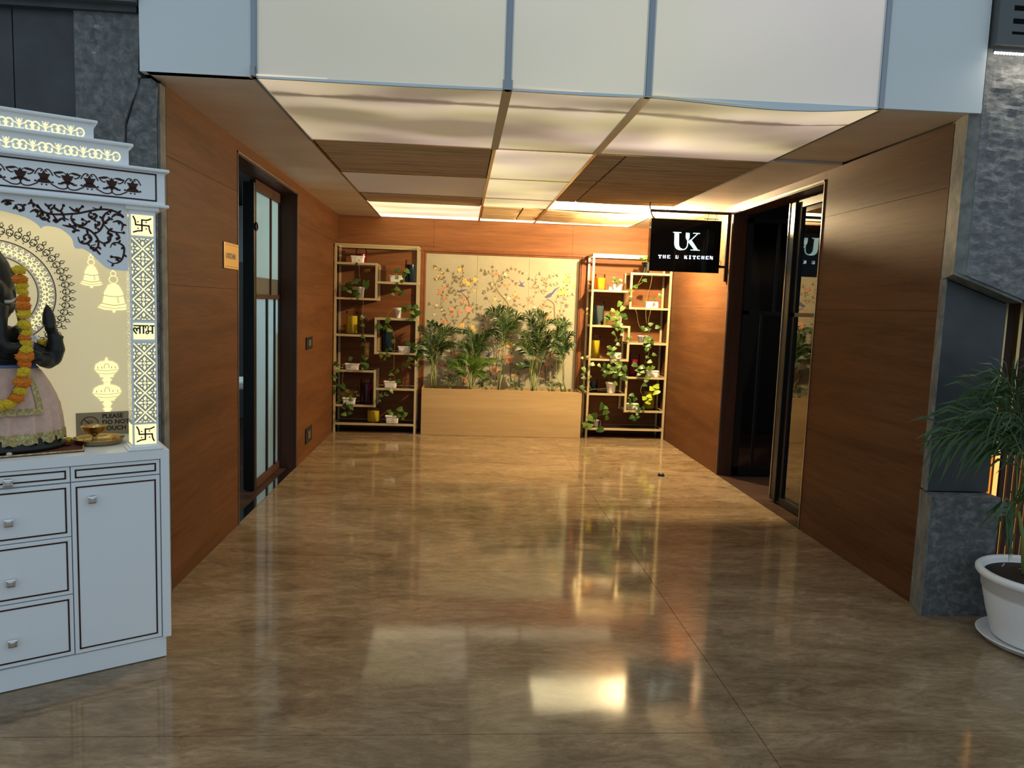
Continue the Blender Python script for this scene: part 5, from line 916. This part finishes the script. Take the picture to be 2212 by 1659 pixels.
def pothos_leaf_mesh(name, m):
    out = [(0,0),(.10,.02),(.26,-.05),(.40,.02),(.47,.20),(.43,.42),(.31,.66),(.14,.88),(0,1.0)]; vs = []; fs = []
    n = len(out)
    for k,(x,y) in enumerate(out): vs.append((0, y if k in (0,n-1) else y*0.96+0.03, 0.05*math.sin(PI*y)-0.10*y*y))
    for sg in (1,-1):
        o = len(vs)
        for x,y in out: vs.append((sg*x*.82, y, 0.05*math.sin(PI*max(y,0))-0.10*y*y+0.16*x-0.10*x*x*4*.5))
        for k in range(n-1):
            f = (k,k+1,o+k+1,o+k) if sg < 0 else (k,o+k,o+k+1,k+1); fs.append(f)
    q = MB(); q.add(vs,fs,m,True); return q.mesh(name)
LM = [pothos_leaf_mesh('leaf','pothos_leaf'),pothos_leaf_mesh('leaf_light','pothos_leaf_light'),pothos_leaf_mesh('leaf_lime','pothos_leaf_lime')]
CAMP = Vector((0,0,1.5))
def add_leaf(root, org, x, y, z, L, lime=False, dr=0.45):
    o = mo('leaf', LM[2] if lime else (LM[1] if random.random() < .40 else LM[0]), root)
    # tip direction mostly sideways and down, blade facing into the corridor
    a = random.uniform(-1.9,1.9) if random.random() < .75 else random.uniform(-PI,PI)
    t = Vector((math.sin(a), random.uniform(-.35,.1), -math.cos(a)*.9+.05)).normalized()
    nrm = Vector((random.uniform(-.6,.6), -1.0, random.uniform(0.0,.9)))
    nrm = (nrm - t*nrm.dot(t)).normalized(); xa = t.cross(nrm).normalized()
    R = Matrix((xa, t, nrm)).transposed().to_4x4()
    L *= 1.02; p = Vector((x,y,z))-t*L*0.45
    o.matrix_local = Matrix.Translation(p-Vector(org)) @ R @ Matrix.Diagonal((L,L,L,1)); return o
def plant(key, kind, x, y, z, w, h, label, lime=(), name='potted_pothos'):
    d = DATA['PLANTS'][key]; root = thing(name,label,'plant',(x,y,z),0,'trailing pothos plants in pots on the shelves')
    if kind == 'trough':
        q = MB(); dd_ = .038; wb_ = w/2*.86
        def ring(hw,hd,zz,c=.012): return [(-hw+c,-hd,zz),(hw-c,-hd,zz),(hw,-hd+c,zz),(hw,hd-c,zz),(hw-c,hd,zz),(-hw+c,hd,zz),(-hw,hd-c,zz),(-hw,-hd+c,zz)]
        rs = [ring(wb_,dd_*.8,0),ring(wb_*1.07,dd_*.92,h*.80),ring(w/2*.97,dd_,h*.82),ring(w/2,dd_*1.08,h*.86),ring(w/2,dd_*1.08,h),ring(w/2*.93,dd_*.96,h),ring(wb_*.98,dd_*.85,h*.80)]
        vs = [v for r in rs for v in r]; fs = [tuple(reversed(range(8)))]
        for i in range(len(rs)-1):
            for j in range(8): fs.append((i*8+j,i*8+(j+1)%8,(i+1)*8+(j+1)%8,(i+1)*8+j))
        q.add(vs,fs,'pot_white'); q.box(-wb_*.6,wb_*.6,-dd_*.93,-dd_*.88,h*.30,h*.34,'pot_white'); q.box(-wb_*.6,wb_*.6,-dd_*.95,-dd_*.88,h*.55,h*.59,'pot_white'); q.build('pot',root,label='white plastic trough pot')
        q = MB(); q.add(ring(wb_*1.0,dd_*.86,h*.82),[tuple(range(8))],'soil'); q.build('soil',root)
    elif kind in ('cup','black'):
        r = w/2; mm = 'pot_white' if kind == 'cup' else 'pot_black'
        q = MB(); q.lathe([(0,0),(r*.66,0),(r*.68,.004),(r*.84,h*.78),(r*.90,h*.80),(r*.92,h*.88),(r,h*.92),(r,h),(r*.93,h),(r*.86,h*.88)],mm,22); q.build('pot',root,label='white plastic pot' if kind == 'cup' else 'black plastic pot')
        q = MB(); q.lathe([(r*.88,h*.90),(0,h*.90)],'soil',16); q.build('soil',root)
    org = (x,y,z)
    q = MB()
    for v in d['v']:
        pts = [Vector((a,0,b)) for a,b in v]; k = len(pts)
        P3 = []
        near = abs(v[0][0]-x) < .14 and abs(v[0][1]-(z+h)) < .12
        for i,p in enumerate(pts):
            yy = 8.475 if not near else (8.475+(y-8.475)*max(0,1-i/1.5)); P3.append((p.x,p.z,yy))
        s3 = smooth2([(a,b,c) for a,b,c in P3],4) if k > 2 else [Vector(p) for p in P3]
        q.tube([(p.x-x,p.z-y+.0025*math.sin(i*1.3),p.y-z) for i,p in enumerate(s3)],.0022,'vine',4)
    if d['v']: q.build('stem',root)
    for i,(a,b,L) in enumerate(d['l']):
        yy = 8.455+random.uniform(-.02,.012)
        add_leaf(root,org,a,yy,b,L,lime=(i in lime))
    return root
plant('L1','trough',-1.175,8.57,1.934,.160,.077,'pothos in a white trough on the highest left shelf, one vine hanging long')
plant('L2','cup',-1.141,8.60,1.542,.098,.122,'broad leaved pothos in a white cup pot in the top box of the left rack')
plant('L3','trough',-.736,8.57,1.734,.166,.074,'pothos in a white trough beside the tall blue jar on the left rack')
plant('L4','cup',-.714,8.60,1.326,.109,.118,'pothos in a round white pot above the middle box of the left rack')
plant('L5','trough',-.632,8.57,.937,.150,.070,'pothos in a white trough mid left rack, leaves reaching over the right post')
plant('L6','trough',-1.220,8.57,.724,.167,.068,'pothos in a white trough above the lower box of the left rack, trailing left')
plant('L7','trough',-1.250,8.57,.327,.157,.068,'bushy pothos in a white trough beside the purple jar')
plant('L8','trough',-.783,8.57,.527,.154,.073,'pothos in a white trough on the lower right shelf of the left rack')
plant('L9','trough',-.756,8.57,.116,.158,.082,'variegated pothos in a white trough on the bottom shelf of the left rack')
plant('R1','trough',1.782,8.58,1.732,.170,.069,'small pothos in a white trough beside the amber jar')
plant('R2','black',2.149,8.62,1.942,.110,.126,'pothos in a black pot on top of the right rack, half behind the sign')
plant('R3','trough',2.230,8.58,1.545,.168,.073,'sparse pothos in a white trough in the top box of the right rack')
plant('R4','cup',1.865,8.66,1.327,.085,.110,'dense cascading pothos in a small pot on the second left shelf of the right rack')
plant('R5','cup',2.134,8.62,1.138,.090,.078,'pothos in a short white pot with a leafy cascade on the right rack')
plant('R6','trough',1.839,8.62,.938,.142,.068,'pothos in a white trough in the middle box of the right rack')
r7 = plant('R7','cup',1.793,8.57,.534,.140,.124,'big bushy pothos in a round white pot, vines trailing towards the planter')
for dk in ('R11',):
    d = DATA['PLANTS'][dk]; q = MB()
    for v in d['v']: q.tube([(p.x-1.793,8.472-8.57,p.y-.534) for p in smooth2(v,4)],.0024,'vine',4)
    q.build('trailing_stem',r7)
    for a,b,L in d['l']: add_leaf(r7,(1.793,8.57,.534),a,8.46,b,L)
plant('R8','trough',2.279,8.58,.737,.154,.073,'pothos in a white trough with some lime yellow leaves hanging below, right rack',lime=(13,14,15,16))
plant('R9','trough',2.059,8.58,.342,.145,.071,'variegated pothos in a white trough in the lowest box of the right rack')
plant('R12','cup',1.642,8.60,.124,.068,.080,'large leaved pothos in a tiny white pot at the foot of the right rack')
d = DATA['PLANTS']['R10']; ct = thing('pothos_cutting','lime green pothos cutting standing in the olive yellow jar','plant',(2.285,8.68,.60),0,'trailing pothos plants in pots on the shelves')
q = MB()
for tx,ty,tz in ((2.24,8.50,.60),(2.30,8.50,.62),(2.30,8.50,.56)): q.tube([(0,0,-.12),(0,-.02,.02),((tx-2.285)*.6,(ty-8.68)*.6,.05),(tx-2.285,ty-8.68,tz-.60)],.002,'vine',4)
q.build('stem',ct)
for a,b,L in d['l']: add_leaf(ct,(2.285,8.68,.60),a,8.49,b,L,lime=True)

# ================================================================= MURAL, PLANTER, PALMS
mu = thing('painted_mural','wood framed chinoiserie mural of flowering branches and birds behind the palms','painting',(0.488,8.846,0.42))
MO = (0.488,8.846,0.42)
def fr_(x0,x1,z0,z1,d=.032):
    q = MB(); q.box(x0-MO[0],x1-MO[0],-d,0.0,z0-MO[2],z1-MO[2],'frame_wood',.006); return q
q = fr_(-.482,1.458,2.112,2.150); r_ = fr_(-.482,-.444,.42,2.112); q.add(r_.v,r_.f,'frame_wood'); r_ = fr_(1.420,1.458,.42,2.112); q.add(r_.v,r_.f,'frame_wood')
r_ = fr_(-.444,1.420,2.090,2.112,.022); q.add(r_.v,r_.f,'frame_wood'); r_ = fr_(-.444,-.418,.42,2.090,.022); q.add(r_.v,r_.f,'frame_wood'); r_ = fr_(1.396,1.420,.42,2.090,.022); q.add(r_.v,r_.f,'frame_wood'); q.build('frame',mu)
PX = [-.418,.184,.797,1.396]; mp = []
q = MB(); q.box(-.43-MO[0],1.41-MO[0],-.0105,-.001,0.001,1.675,'mural_ground'); q.build('backing',mu)
for a,b in zip(PX[:-1],PX[1:]):
    q = MB(); q.box(a+.0015-MO[0],b-.0015-MO[0],-.014,-.002,0,2.090-MO[2],'mural_ground',.002); mp.append(q.build('panel',mu))
mq = [MB(),MB(),MB()]
def pick(x): return 0 if x < PX[1] else (1 if x < PX[2] else 2)
YM = -.0148
def L2(p): return (p[0]-MO[0],p[1]-MO[2])
def leaf2(p,ang,ln,w,m,lift=0):
    ca,sa = math.cos(ang),math.sin(ang); q = mq[pick(p[0])]
    LF[0] = (LF[0]+1) % 60
    q.flat([L2((p[0]+ln*u*ca-w*v/2*sa,p[1]+ln*u*sa+w*v/2*ca)) for u,v in ((0,0),(.35,1),(.7,.7),(1,0),(.7,-.7),(.35,-1))],YM-lift-LF[0]*.000012,m)
rnd = random.Random(3); LF = [0]
def branch(st,w,leafgap,taper):
    s2 = smooth2(st,5); n = len(s2); acc = 0
    for a in range(0,n-1):
        q = mq[pick((s2[a].x+s2[a+1].x)/2)]; ww = w*(1-.45*a/n) if taper else w
        q.ribbon([L2(s2[a]),L2(s2[a+1]+(s2[a+1]-s2[a])*.15)],ww,YM-(a % 2)*.00006,'mural_brown',sub=0)
        acc += (s2[a+1]-s2[a]).length
        if leafgap and acc > leafgap:
            acc = 0; t = s2[a+1]-s2[a]; an = math.atan2(t.y,t.x)
            for sg in (1,-1):
                if rnd.random() < .72: leaf2((s2[a].x,s2[a].y),an+sg*rnd.uniform(.5,1.0),rnd.uniform(.028,.044),rnd.uniform(.010,.015),'mural_leaf',.0003)
    t = s2[-1]-s2[-2]; an = math.atan2(t.y,t.x)
    if leafgap:
        for dlt in (-.7,-.05,.6): leaf2((s2[-1].x,s2[-1].y),an+dlt,rnd.uniform(.028,.042),.012,'mural_leaf',.0003)
for st in DATA['MURAL']['thick']: branch(st,.017,0,True)
for st in DATA['MURAL']['thin']: branch(st,.0050,.042,True)
def bloom(x,z,r,m,m2,n=7):
    for k in range(n): leaf2((x,z),2*PI*k/n+rnd.random()*.3,r,r*.75,m,.0006)
    for k in range(n-2): leaf2((x,z),2*PI*k/(n-2)+.3,r*.55,r*.4,m2,.0009)
    for k in range(3): leaf2((x+r*.6*math.cos(k*2.1+x*9),z+r*.6*math.sin(k*2.1+x*9)),k*2.1+x*9,r*.9,r*.32,'mural_leaf',.0002)
for x,z,s_ in DATA['MURAL']['peach']: bloom(x,z,max(.020,s_*.62),'mural_peach','mural_peach_dark')
for x,z,s_ in DATA['MURAL']['yellow']: bloom(x,z,max(.018,s_*.62),'mural_yellow','mural_peach' if rnd.random() < .3 else 'mural_yellow',6)
for x,z,s_ in DATA['MURAL']['white']: bloom(x,z,max(.013,s_*.58),'mural_white','mural_yellow',5)
for i,b in enumerate(DATA['MURAL']['birds']):
    c = sum(p[0] for p in b)/len(b); mq[pick(c)].flat([L2(p) for p in b],YM-.0012,'mural_blue')
for i in range(3): mq[i].build('painted_branches',mp[i],label='painted branches, flowers and birds', kind='stuff')

pb = thing('planter_box','long pale oak planter box full of palms below the mural','planter',(0.51,8.64,0))
q = MB(); x0,x1,y0,y1 = -.930,.925,-.170,.175
q.box(x0,x1,y0,y0+.018,.001,.540,'oak',.002); q.box(x0,x1,y1-.018,y1,.013,.540,'oak'); q.box(x0,x0+.018,y0+.018,y1-.018,.013,.540,'oak'); q.box(x1-.018,x1,y0+.018,y1-.018,.013,.540,'oak'); q.build('box',pb)
q = MB(); q.box(x0+.018,x1-.018,y0+.018,y1-.018,.44,.485,'soil'); q.build('soil',pb)

def frond_mesh(base, tip, rise, m, nl=15, ll=.16, lw=.014, seed=0, plane=(0,-1,0), droop=.25):
    """feather frond: curved rachis with narrow leaflets on both sides"""
    r = random.Random(seed); b = Vector(base); t = Vector(tip); L = (t-b).length
    c = Vector((b.x+(t.x-b.x)*.22, b.y+(t.y-b.y)*.3, max(b.z+(t.z-b.z)*.85, t.z)+rise)); q = MB(); pts = []
    for i in range(13):
        u = i/12; pts.append(b*(1-u)**2+c*2*u*(1-u)+t*u*u)
    q.tube(pts,[.0035*(1-.75*i/12) for i in range(13)],'stem_green',4)
    vn = Vector(plane)
    for i in range(nl):
        u = .30+.69*i/(nl-1); k = min(11,int(u*12)); f = u*12-k; p = pts[k].lerp(pts[k+1],f); d = (pts[k+1]-pts[k]).normalized()
        sd = d.cross(vn).normalized(); ln = ll*(1-.55*abs(u-.5)*1.6)*r.uniform(.85,1.1)
        for sg in (1,-1):
            ang = .85-.35*u
            dr = (d*math.cos(ang)+sd*sg*math.sin(ang)+vn*r.uniform(-.25,.35)).normalized()
            e1 = p+dr*ln*.5; e2 = p+dr*ln+Vector((0,0,-droop*ln)); wv = dr.cross(vn+Vector((0,0,.4))).normalized()*lw/2
            vs = [p-wv*.4,p+wv*.4,e1+wv+Vector((0,0,.01*ln)),e1-wv,e2]
            q.add(vs,[(0,1,2,3),(3,2,4)],m)
    return q
def palm(name,label,base,hub,tips,m,nstem,ll,lw,rise,yj,scat=.03,group=None,seed=1,nl=15):
    r = random.Random(seed); root = thing(name,label,'plant',base,0,group); bx = Vector(base); q = MB(); hs = []
    for k in range(nstem):
        h = Vector(hub)-bx+Vector((r.uniform(-scat,scat),r.uniform(-yj,yj)*.5,r.uniform(-.70,-.10)*(hub[2]-base[2]))); s0 = Vector((r.uniform(-scat,scat)*.7,r.uniform(-.03,.03),0)); hs.append(h)
        q.tube([s0,s0.lerp(h,.5)+Vector((r.uniform(-.01,.01),0,0)),h],[.0065,.005,.0035],'stem_pale' if k % 3 == 0 else 'stem_green',5)
    q.build('stem',root)
    for i,t in enumerate(tips):
        h = hs[i % nstem]; tp = Vector((t[0],base[1]+r.uniform(-yj,yj)-.03,t[1])) if len(t) == 2 else Vector(t)
        fm = frond_mesh(h,tp-bx,rise*r.uniform(.6,1.2),m,nl,ll*r.uniform(.85,1.15),lw,seed*100+i,plane=(r.uniform(-.3,.3),-1,r.uniform(-.1,.4))); fm.build('frond',root)
    return root
PD = DATA['PALM']; gp = 'areca palms growing in the oak planter'
for key,lab,y,m,ns,ll,lw,rise in (('c1','bushy dark palm at the left end of the oak planter',8.60,'palm_leaf',9,.13,.011,.03),('c2b','dark palm behind the small bright palm in the planter',8.66,'palm_leaf',5,.12,.011,.03),('c2','low bright green palm at the front of the planter',8.57,'palm_leaf_light',7,.11,.010,.03),('c3','tall slim palm in the middle of the planter',8.66,'palm_leaf',3,.16,.012,.02),('c4','largest dense palm right of the middle of the planter',8.60,'palm_leaf',9,.14,.0115,.03),('c5','palm at the right end of the planter',8.62,'palm_leaf',6,.13,.011,.03),('d1','dwarf tuft between the two left palms of the planter',8.56,'palm_leaf',3,.05,.009,.02),('d2','dwarf tuft left of the slim palm in the planter',8.56,'palm_leaf',3,.05,.009,.02),('d3','dwarf tuft right of the slim palm in the planter',8.56,'palm_leaf',3,.05,.009,.02),('d4','dwarf tuft between the two right palms of the planter',8.56,'palm_leaf',3,.05,.009,.02)):
    D_ = PD[key]; big = key[0] == 'c'
    palm('areca_palm' if big else 'dwarf_palm',lab,(D_['b'][0],y,.486),(D_['hub'][0],y,D_['hub'][1]),D_['t'],m,ns,ll,lw,rise,.10 if big else .04,.055 if big else .02,gp,seed=sum(map(ord,key)),nl=(22 if big else 7))

# ================================================================= BIG POTTED PALM
PC = (2.765,3.165); bp = thing('potted_palm','large areca palm in a round white pot on a saucer by the stone pier','plant',(PC[0],PC[1],0))
q = MB(); q.lathe([(0,.002),(.205,.002),(.225,.012),(.243,.034),(.247,.036),(.240,.038),(.222,.020),(0,.016)],'pot_white',48); q.build('saucer',bp,label='white saucer')
q = MB(); q.lathe([(0,.018),(.170,.018),(.185,.030),(.215,.14),(.236,.245),(.2385,.262),(.243,.264),(.248,.318),(.262,.322),(.270,.334),(.270,.350),(.262,.358),(.245,.358),(.238,.345),(.232,.30)],'pot_white',48); q.build('pot',bp,label='white plastic pot with a rolled rim')
q = MB(); q.lathe([(.236,.325),(.15,.335),(0,.338)],'soil',32)
for k in range(9):
    a = random.uniform(0,6.28); rr0 = random.uniform(.05,.19); x_,y_ = rr0*math.cos(a),rr0*math.sin(a); q.tube([(x_,y_,.338),(x_+.02,y_+.01,.350),(x_+.045*math.cos(k),y_+.03*math.sin(k),.343)],.0016,'pot_white',3)
q.build('soil',bp)
rp = random.Random(11); q = MB(); stems = []
for k in range(9):
    x_,y_ = rp.uniform(-.09,.05),rp.uniform(-.07,.07); h = Vector((x_*1.7+rp.uniform(-.03,.03),y_*1.5,rp.uniform(.62,.80))); stems.append(h)
    q.tube([(x_,y_,.33),(x_*1.2,y_*1.2,.5),h],[.012,.010,.006],'stem_green' if k % 2 else 'stem_pale',7)
q.build('stem',bp)
tips = [(-.62,-.05,.985,.16),(-.59,-.02,.93,.15),(-.57,.05,1.04,.12),(-.50,.0,1.09,.10),(-.43,.06,1.20,.06),(-.40,-.08,1.10,.08),(-.34,.0,1.26,.04),(-.27,.05,1.22,.04),(-.22,-.10,1.30,.03),(-.10,.0,1.33,.03),(.02,.05,1.34,.03),(.15,-.02,1.30,.05),(.30,.0,1.18,.08),(.45,-.05,1.02,.12),(.50,.05,.90,.14),(-.33,-.12,.66,.10),(-.15,-.25,1.10,.08),(-.05,-.30,.95,.10),(.10,-.28,1.05,.1),(-.28,.08,.95,.08),(-.20,.02,1.02,.06),(-.12,-.05,1.15,.05),(-.02,-.04,1.2,.04)]
for i,(x_,y_,z_,ri) in enumerate(tips):
    fm = frond_mesh(stems[i % 9] if x_ > -.3 else stems[(i*2) % 9]*.8+Vector((-.05,0,.1)),(x_,y_,z_),ri,'palm_leaf_front',13,.27,.0115,900+i,plane=(rp.uniform(-.4,.4),-1,rp.uniform(0,.5)),droop=.35); fm.build('frond',bp)

for o_ in bp.children:
    if o_.name.split('.')[0] in ('pot','saucer','soil'): o_.scale = (1.06,1.06,0.97)
# ================================================================= HANGING SIGN
SX,SY,SZ = 2.03,6.76,2.108
hs = thing('hanging_sign','black box sign with glowing white letters hanging from a black wall bracket','sign',(SX,SY,1.87))
def hb(nm,boxes,m='black_metal',lab=None,bev=0):
    q = MB()
    for b in boxes: q.box(b[0]-SX,b[1]-SX,b[2]-SY,b[3]-SY,b[4]-1.87,b[5]-1.87,m,bev)
    return q.build(nm,hs,label=lab)
bx = hb('sign_box',[(1.703,2.354,6.722,6.800,1.872,2.344)],'black_gloss','glossy black sign box',.002)
hb('bracket',[(1.695,2.440,6.745,6.770,2.404,2.428),(2.416,2.440,6.745,6.770,1.800,2.404),(2.354,2.416,6.748,6.766,1.922,1.944)],lab='black square tube bracket')
q = MB()
for x_ in (1.742,2.235,2.31): q.tube([(x_-SX,0,2.405-1.87),(x_+.006-SX,0,2.385-1.87),(x_-.004-SX,0,2.365-1.87),(x_-SX,0,2.343-1.87)],.0035,'black_plastic',6)
q.tube([(2.20-SX,0,.474),(2.20-SX,0,.492),(2.33-SX,0,.492),(2.33-SX,0,.474)],.004,'black_plastic',6); q.build('hook',hs,label='small black hooks')
q = MB(); q.tube([(1.693-SX,0,2.488-1.87),(1.690-SX,0,2.455-1.87),(1.698-SX,0,2.42-1.87),(1.712-SX,0,2.38-1.87),(1.735-SX,0,2.345-1.87)],.006,'black_plastic',6)
q.tube([(2.352-SX,0,.10),(2.372-SX,0,.12),(2.385-SX,0,.10),(2.375-SX,0,.075),(2.352-SX,0,.078)],.003,'black_plastic',6); q.build('cable',hs,label='thin black cable')
F = lambda X,Y: (1.908+(X-1005)*.00066+(Y-530)*.00003-SX, 2.226-(Y-530)*.000627+(X-1005)*.0000135-1.87)
YS = 6.7205-SY
def logo(polys,m,name,lab,ribs=()):
    q = MB()
    for pl_ in polys:
        n = len(pl_); pts = [F(*p) for p in pl_]; q.add([(x,YS-.006,z) for x,z in pts]+[(x,YS,z) for x,z in pts],[tuple(range(n))]+[(i,(i+1)%n,(i+1)%n+n,i+n) for i in range(n)],m)
    for pts,w in ribs: q.ribbon([F(*p) for p in pts],w,YS-.006,m)
    return q.build(name,bx,label=lab)
logo([[(1003,526),(1117,529),(1117,541),(1003,538)],[(1022,540),(1085,540),(1085,702),(1092,735),(1110,757),(1135,765),(1112,787),(1075,782),(1045,765),(1028,738),(1020,702)]],'letter_lit','letter','glowing letter U',
     [([(1118,777),(1140,777),(1170,768),(1195,740),(1205,700),(1207,640)],.009)])
logo([[(1184,532),(1192,534),(1194,580),(1200,580),(1201,534),(1208,534),(1209,580),(1215,580),(1217,535),(1223,535),(1225,580),(1230,580),(1233,535),(1234,590),(1228,618),(1214,642),(1198,640),(1184,616),(1180,590)]],'letter_lit','fork','glowing fork shape between the letters')
logo([[(1283,534),(1379,537),(1379,548),(1283,545)],[(1340,546),(1352,550),(1250,652),(1240,645)],[(1212,662),(1240,632),(1262,640),(1350,772),(1300,774)],[(1250,774),(1378,777),(1378,788),(1250,785)]],'letter_lit','letter','glowing letter K')
GL = {'T':([(0,.84,1,1),(.33,0,.67,.9),(.2,0,.8,.12),(0,.62,.12,.9),(.88,.62,1,.9)],[]),'H':([(.06,0,.38,1),(.64,0,.96,1),(.38,.44,.64,.56)],[]),'E':([(.08,0,.44,1),(.4,0,.95,.12),(.4,.88,.95,1),(.4,.44,.72,.56),(.83,0,.95,.32),(.83,.68,.95,1)],[]),
 'U':([(.04,.2,.38,1),(.74,.2,.86,1),(.14,0,.74,.14),(.04,.08,.3,.3),(.66,.06,.84,.3)],[]),'K':([(.05,0,.40,1)],[((.4,.45),(.92,1.0),.006),((.45,.55),(.92,.0),.013)]),'I':([(.30,0,.70,1),(.16,0,.84,.12),(.16,.88,.84,1)],[]),
 'C':([(.04,.15,.40,.85),(.18,0,.82,.14),(.18,.86,.82,1),(.80,.04,.92,.32),(.80,.66,.92,1)],[]),'N':([(.06,0,.18,1),(.82,0,.94,1)],[((.10,1.0),(.86,0.0),.013)])}
def word(parent,txt,x0,x1,z0,z1,y,m,cw=.030):
    n = len(txt); st = (x1-x0-cw)/(n-1)
    for i,c in enumerate(txt):
        if c == ' ': continue
        q = MB(); xx = x0+i*st; bs,rb = GL[c]; zz = z0+(i/n)*.008
        for a,b,c2,d2 in bs: q.box(xx+a*cw,xx+c2*cw,y-.004,y,zz+b*(z1-z0),zz+d2*(z1-z0),m)
        for (a,b),(c2,d2),w in rb: q.ribbon([(xx+a*cw,zz+b*(z1-z0)),(xx+c2*cw,zz+d2*(z1-z0))],w,y-.004,m,sub=0)
        q.build('letter',parent,label='glowing white letter '+c)
word(bx,'THE U KITCHEN',1.782-SX,2.290-SX,1.987-1.87,2.018-1.87,YS,'letter_lit_white')

# ================================================================= SMALL WALL AND FLOOR THINGS
pq = thing('brass_plaque','square brass name plate on the veneer wall beside the left doorway','plaque',(XL,4.768,1.672))
q = MB(); q.box(.0005,.010,-.162,.125,0,.158,'brass_plate',.002); pl_o = q.build('plate',pq)
q = MB(); q.box(.0098,.0105,-.152,.115,.012,.0145,'brass_dark'); q.box(.0098,.0105,-.152,.115,.143,.1455,'brass_dark'); q.build('border_line',pl_o)
me = text_mesh('U KITCHEN',.046,.0004,.0010,.86); me.materials.append(M['grey_plastic']); o = mo('lettering',me,pl_o); o.rotation_euler = Matrix(((0,0,1),(1,0,0),(0,1,0))).to_euler(); o.location = (.0103,-.138,.062); o.scale = (.92,1,1)
for nm,lab,z0,z1,cat in (('light_switch','dark switch plate on the left wall above the socket',1.034,1.150,'switch'),('power_socket','dark socket plate low on the left wall by the rack',.140,.286,'socket')):
    t_ = thing(nm,lab,cat,(XL,7.15,z0)); h_ = z1-z0
    q = MB(); q.box(.0005,.012,-.135,.135,0,h_,'black_plastic',.002); q.build('plate',t_); q = MB(); q.box(.010,.016,-.055,.055,h_*.25,h_*.75,'grey_plastic',.001); q.build('rocker' if cat == 'switch' else 'socket_face',t_)
    if cat == 'socket':
        q = MB()
        for a,b in ((-.015,.45),(.015,.45),(0,.6)): q.tube([(.0155,a,h_*b),(.0168,a,h_*b)],.004,'dark_void',8)
        q.build('pin_holes',t_)
dm = thing('door_stop','small black dome door stop on the polished floor','door stop',(1.879,6.567,0))
q = MB(); q.lathe([(.030,0),(.030,.010),(.026,.022),(.016,.031),(0,.034)],'black_plastic',20); q.build('dome',dm); q = MB(); q.lathe([(.034,.0005),(.034,.004),(.028,.005)],'steel_trim',20); q.build('base_ring',dm)

vt = thing('air_vent','grey slotted metal vent cover above the rough stone at upper right','vent',(2.9,3.45,2.79))
q = MB(); q.box(-.455,.7,.035,.06,0,.7,'dark_void'); q.build('backing',vt)
q = MB(); z_ = 0.0; q.box(-.455,-.385,-.03,.03,0,.7,'grey_vent'); q.box(-.385,.7,-.03,.03,0,.048,'grey_vent')
q.build('frame',vt)
for k in range(9):
    q = MB(); q.box(-.385,.7,-.028,-.020,.062+.058*k,.096+.058*k,'grey_vent'); q.build('louvre',vt)
ls = thing('led_strip','glowing led strip tucked under the grey vent','light',(2.95,3.44,2.757))
q = MB(); q.box(-.50,.6,-.006,.006,.006,.018,'grey_vent'); q.build('channel',ls); q = MB()
for k in range(74): q.ball((-.495+.0148*k,-.004,.0),.0062,'led',6,4)
q.build('led_beads',ls,kind='stuff')
light('AREA','led_wash',(3.05,3.41,2.745),3.2,(1.0,.90,.72),1.1,(math.radians(-14),0,0),.02)

ln = thing('slatted_lantern','amber glowing slatted lantern behind the potted palm','lamp',(2.95,3.62,0))
q = MB(); q.box(-.10,.10,.0,.06,.22,.98,'amber_lamp'); q.build('glowing_core',ln,label='amber glowing core')
for k in range(6): q = MB(); q.box(-.12+.040*k,-.093+.040*k,-.015,.0,.20,1.0,'dark_veneer'); q.build('slat',ln)
q = MB(); q.box(-.13,.13,-.02,.07,0,.20,'dark_veneer'); q.box(-.13,.13,-.02,.07,1.0,1.03,'dark_veneer'); q.build('frame',ln)

ch = thing('high_chair','white high backed chair glimpsed through the left doorway','chair',(-1.92,6.60,0),math.radians(100))
q = MB(); 
for (a,b) in ((-.2,-.2),(.2,-.2),(-.2,.2),(.2,.2)): q = MB(); q.tube([(a*1.1,b*1.1,0.0),(a*.7,b*.7,.72)],.012,'chrome',8); q.build('leg',ch)
q = MB(); q.box(-.22,.22,-.21,.21,.72,.79,'chair_white',.02); q.build('seat',ch)
q = MB(); q.tube([(0,-.20,.74),(0,-.24,.95),(0,-.27,1.12),(0,-.28,1.24)],[.17,.19,.18,.12],'chair_white',16); q.v = [(x*1.1,y if abs(y+.24) < .03 else -.24+(y+.24)*.25,z) for x,y,z in q.v]; q.build('backrest',ch)
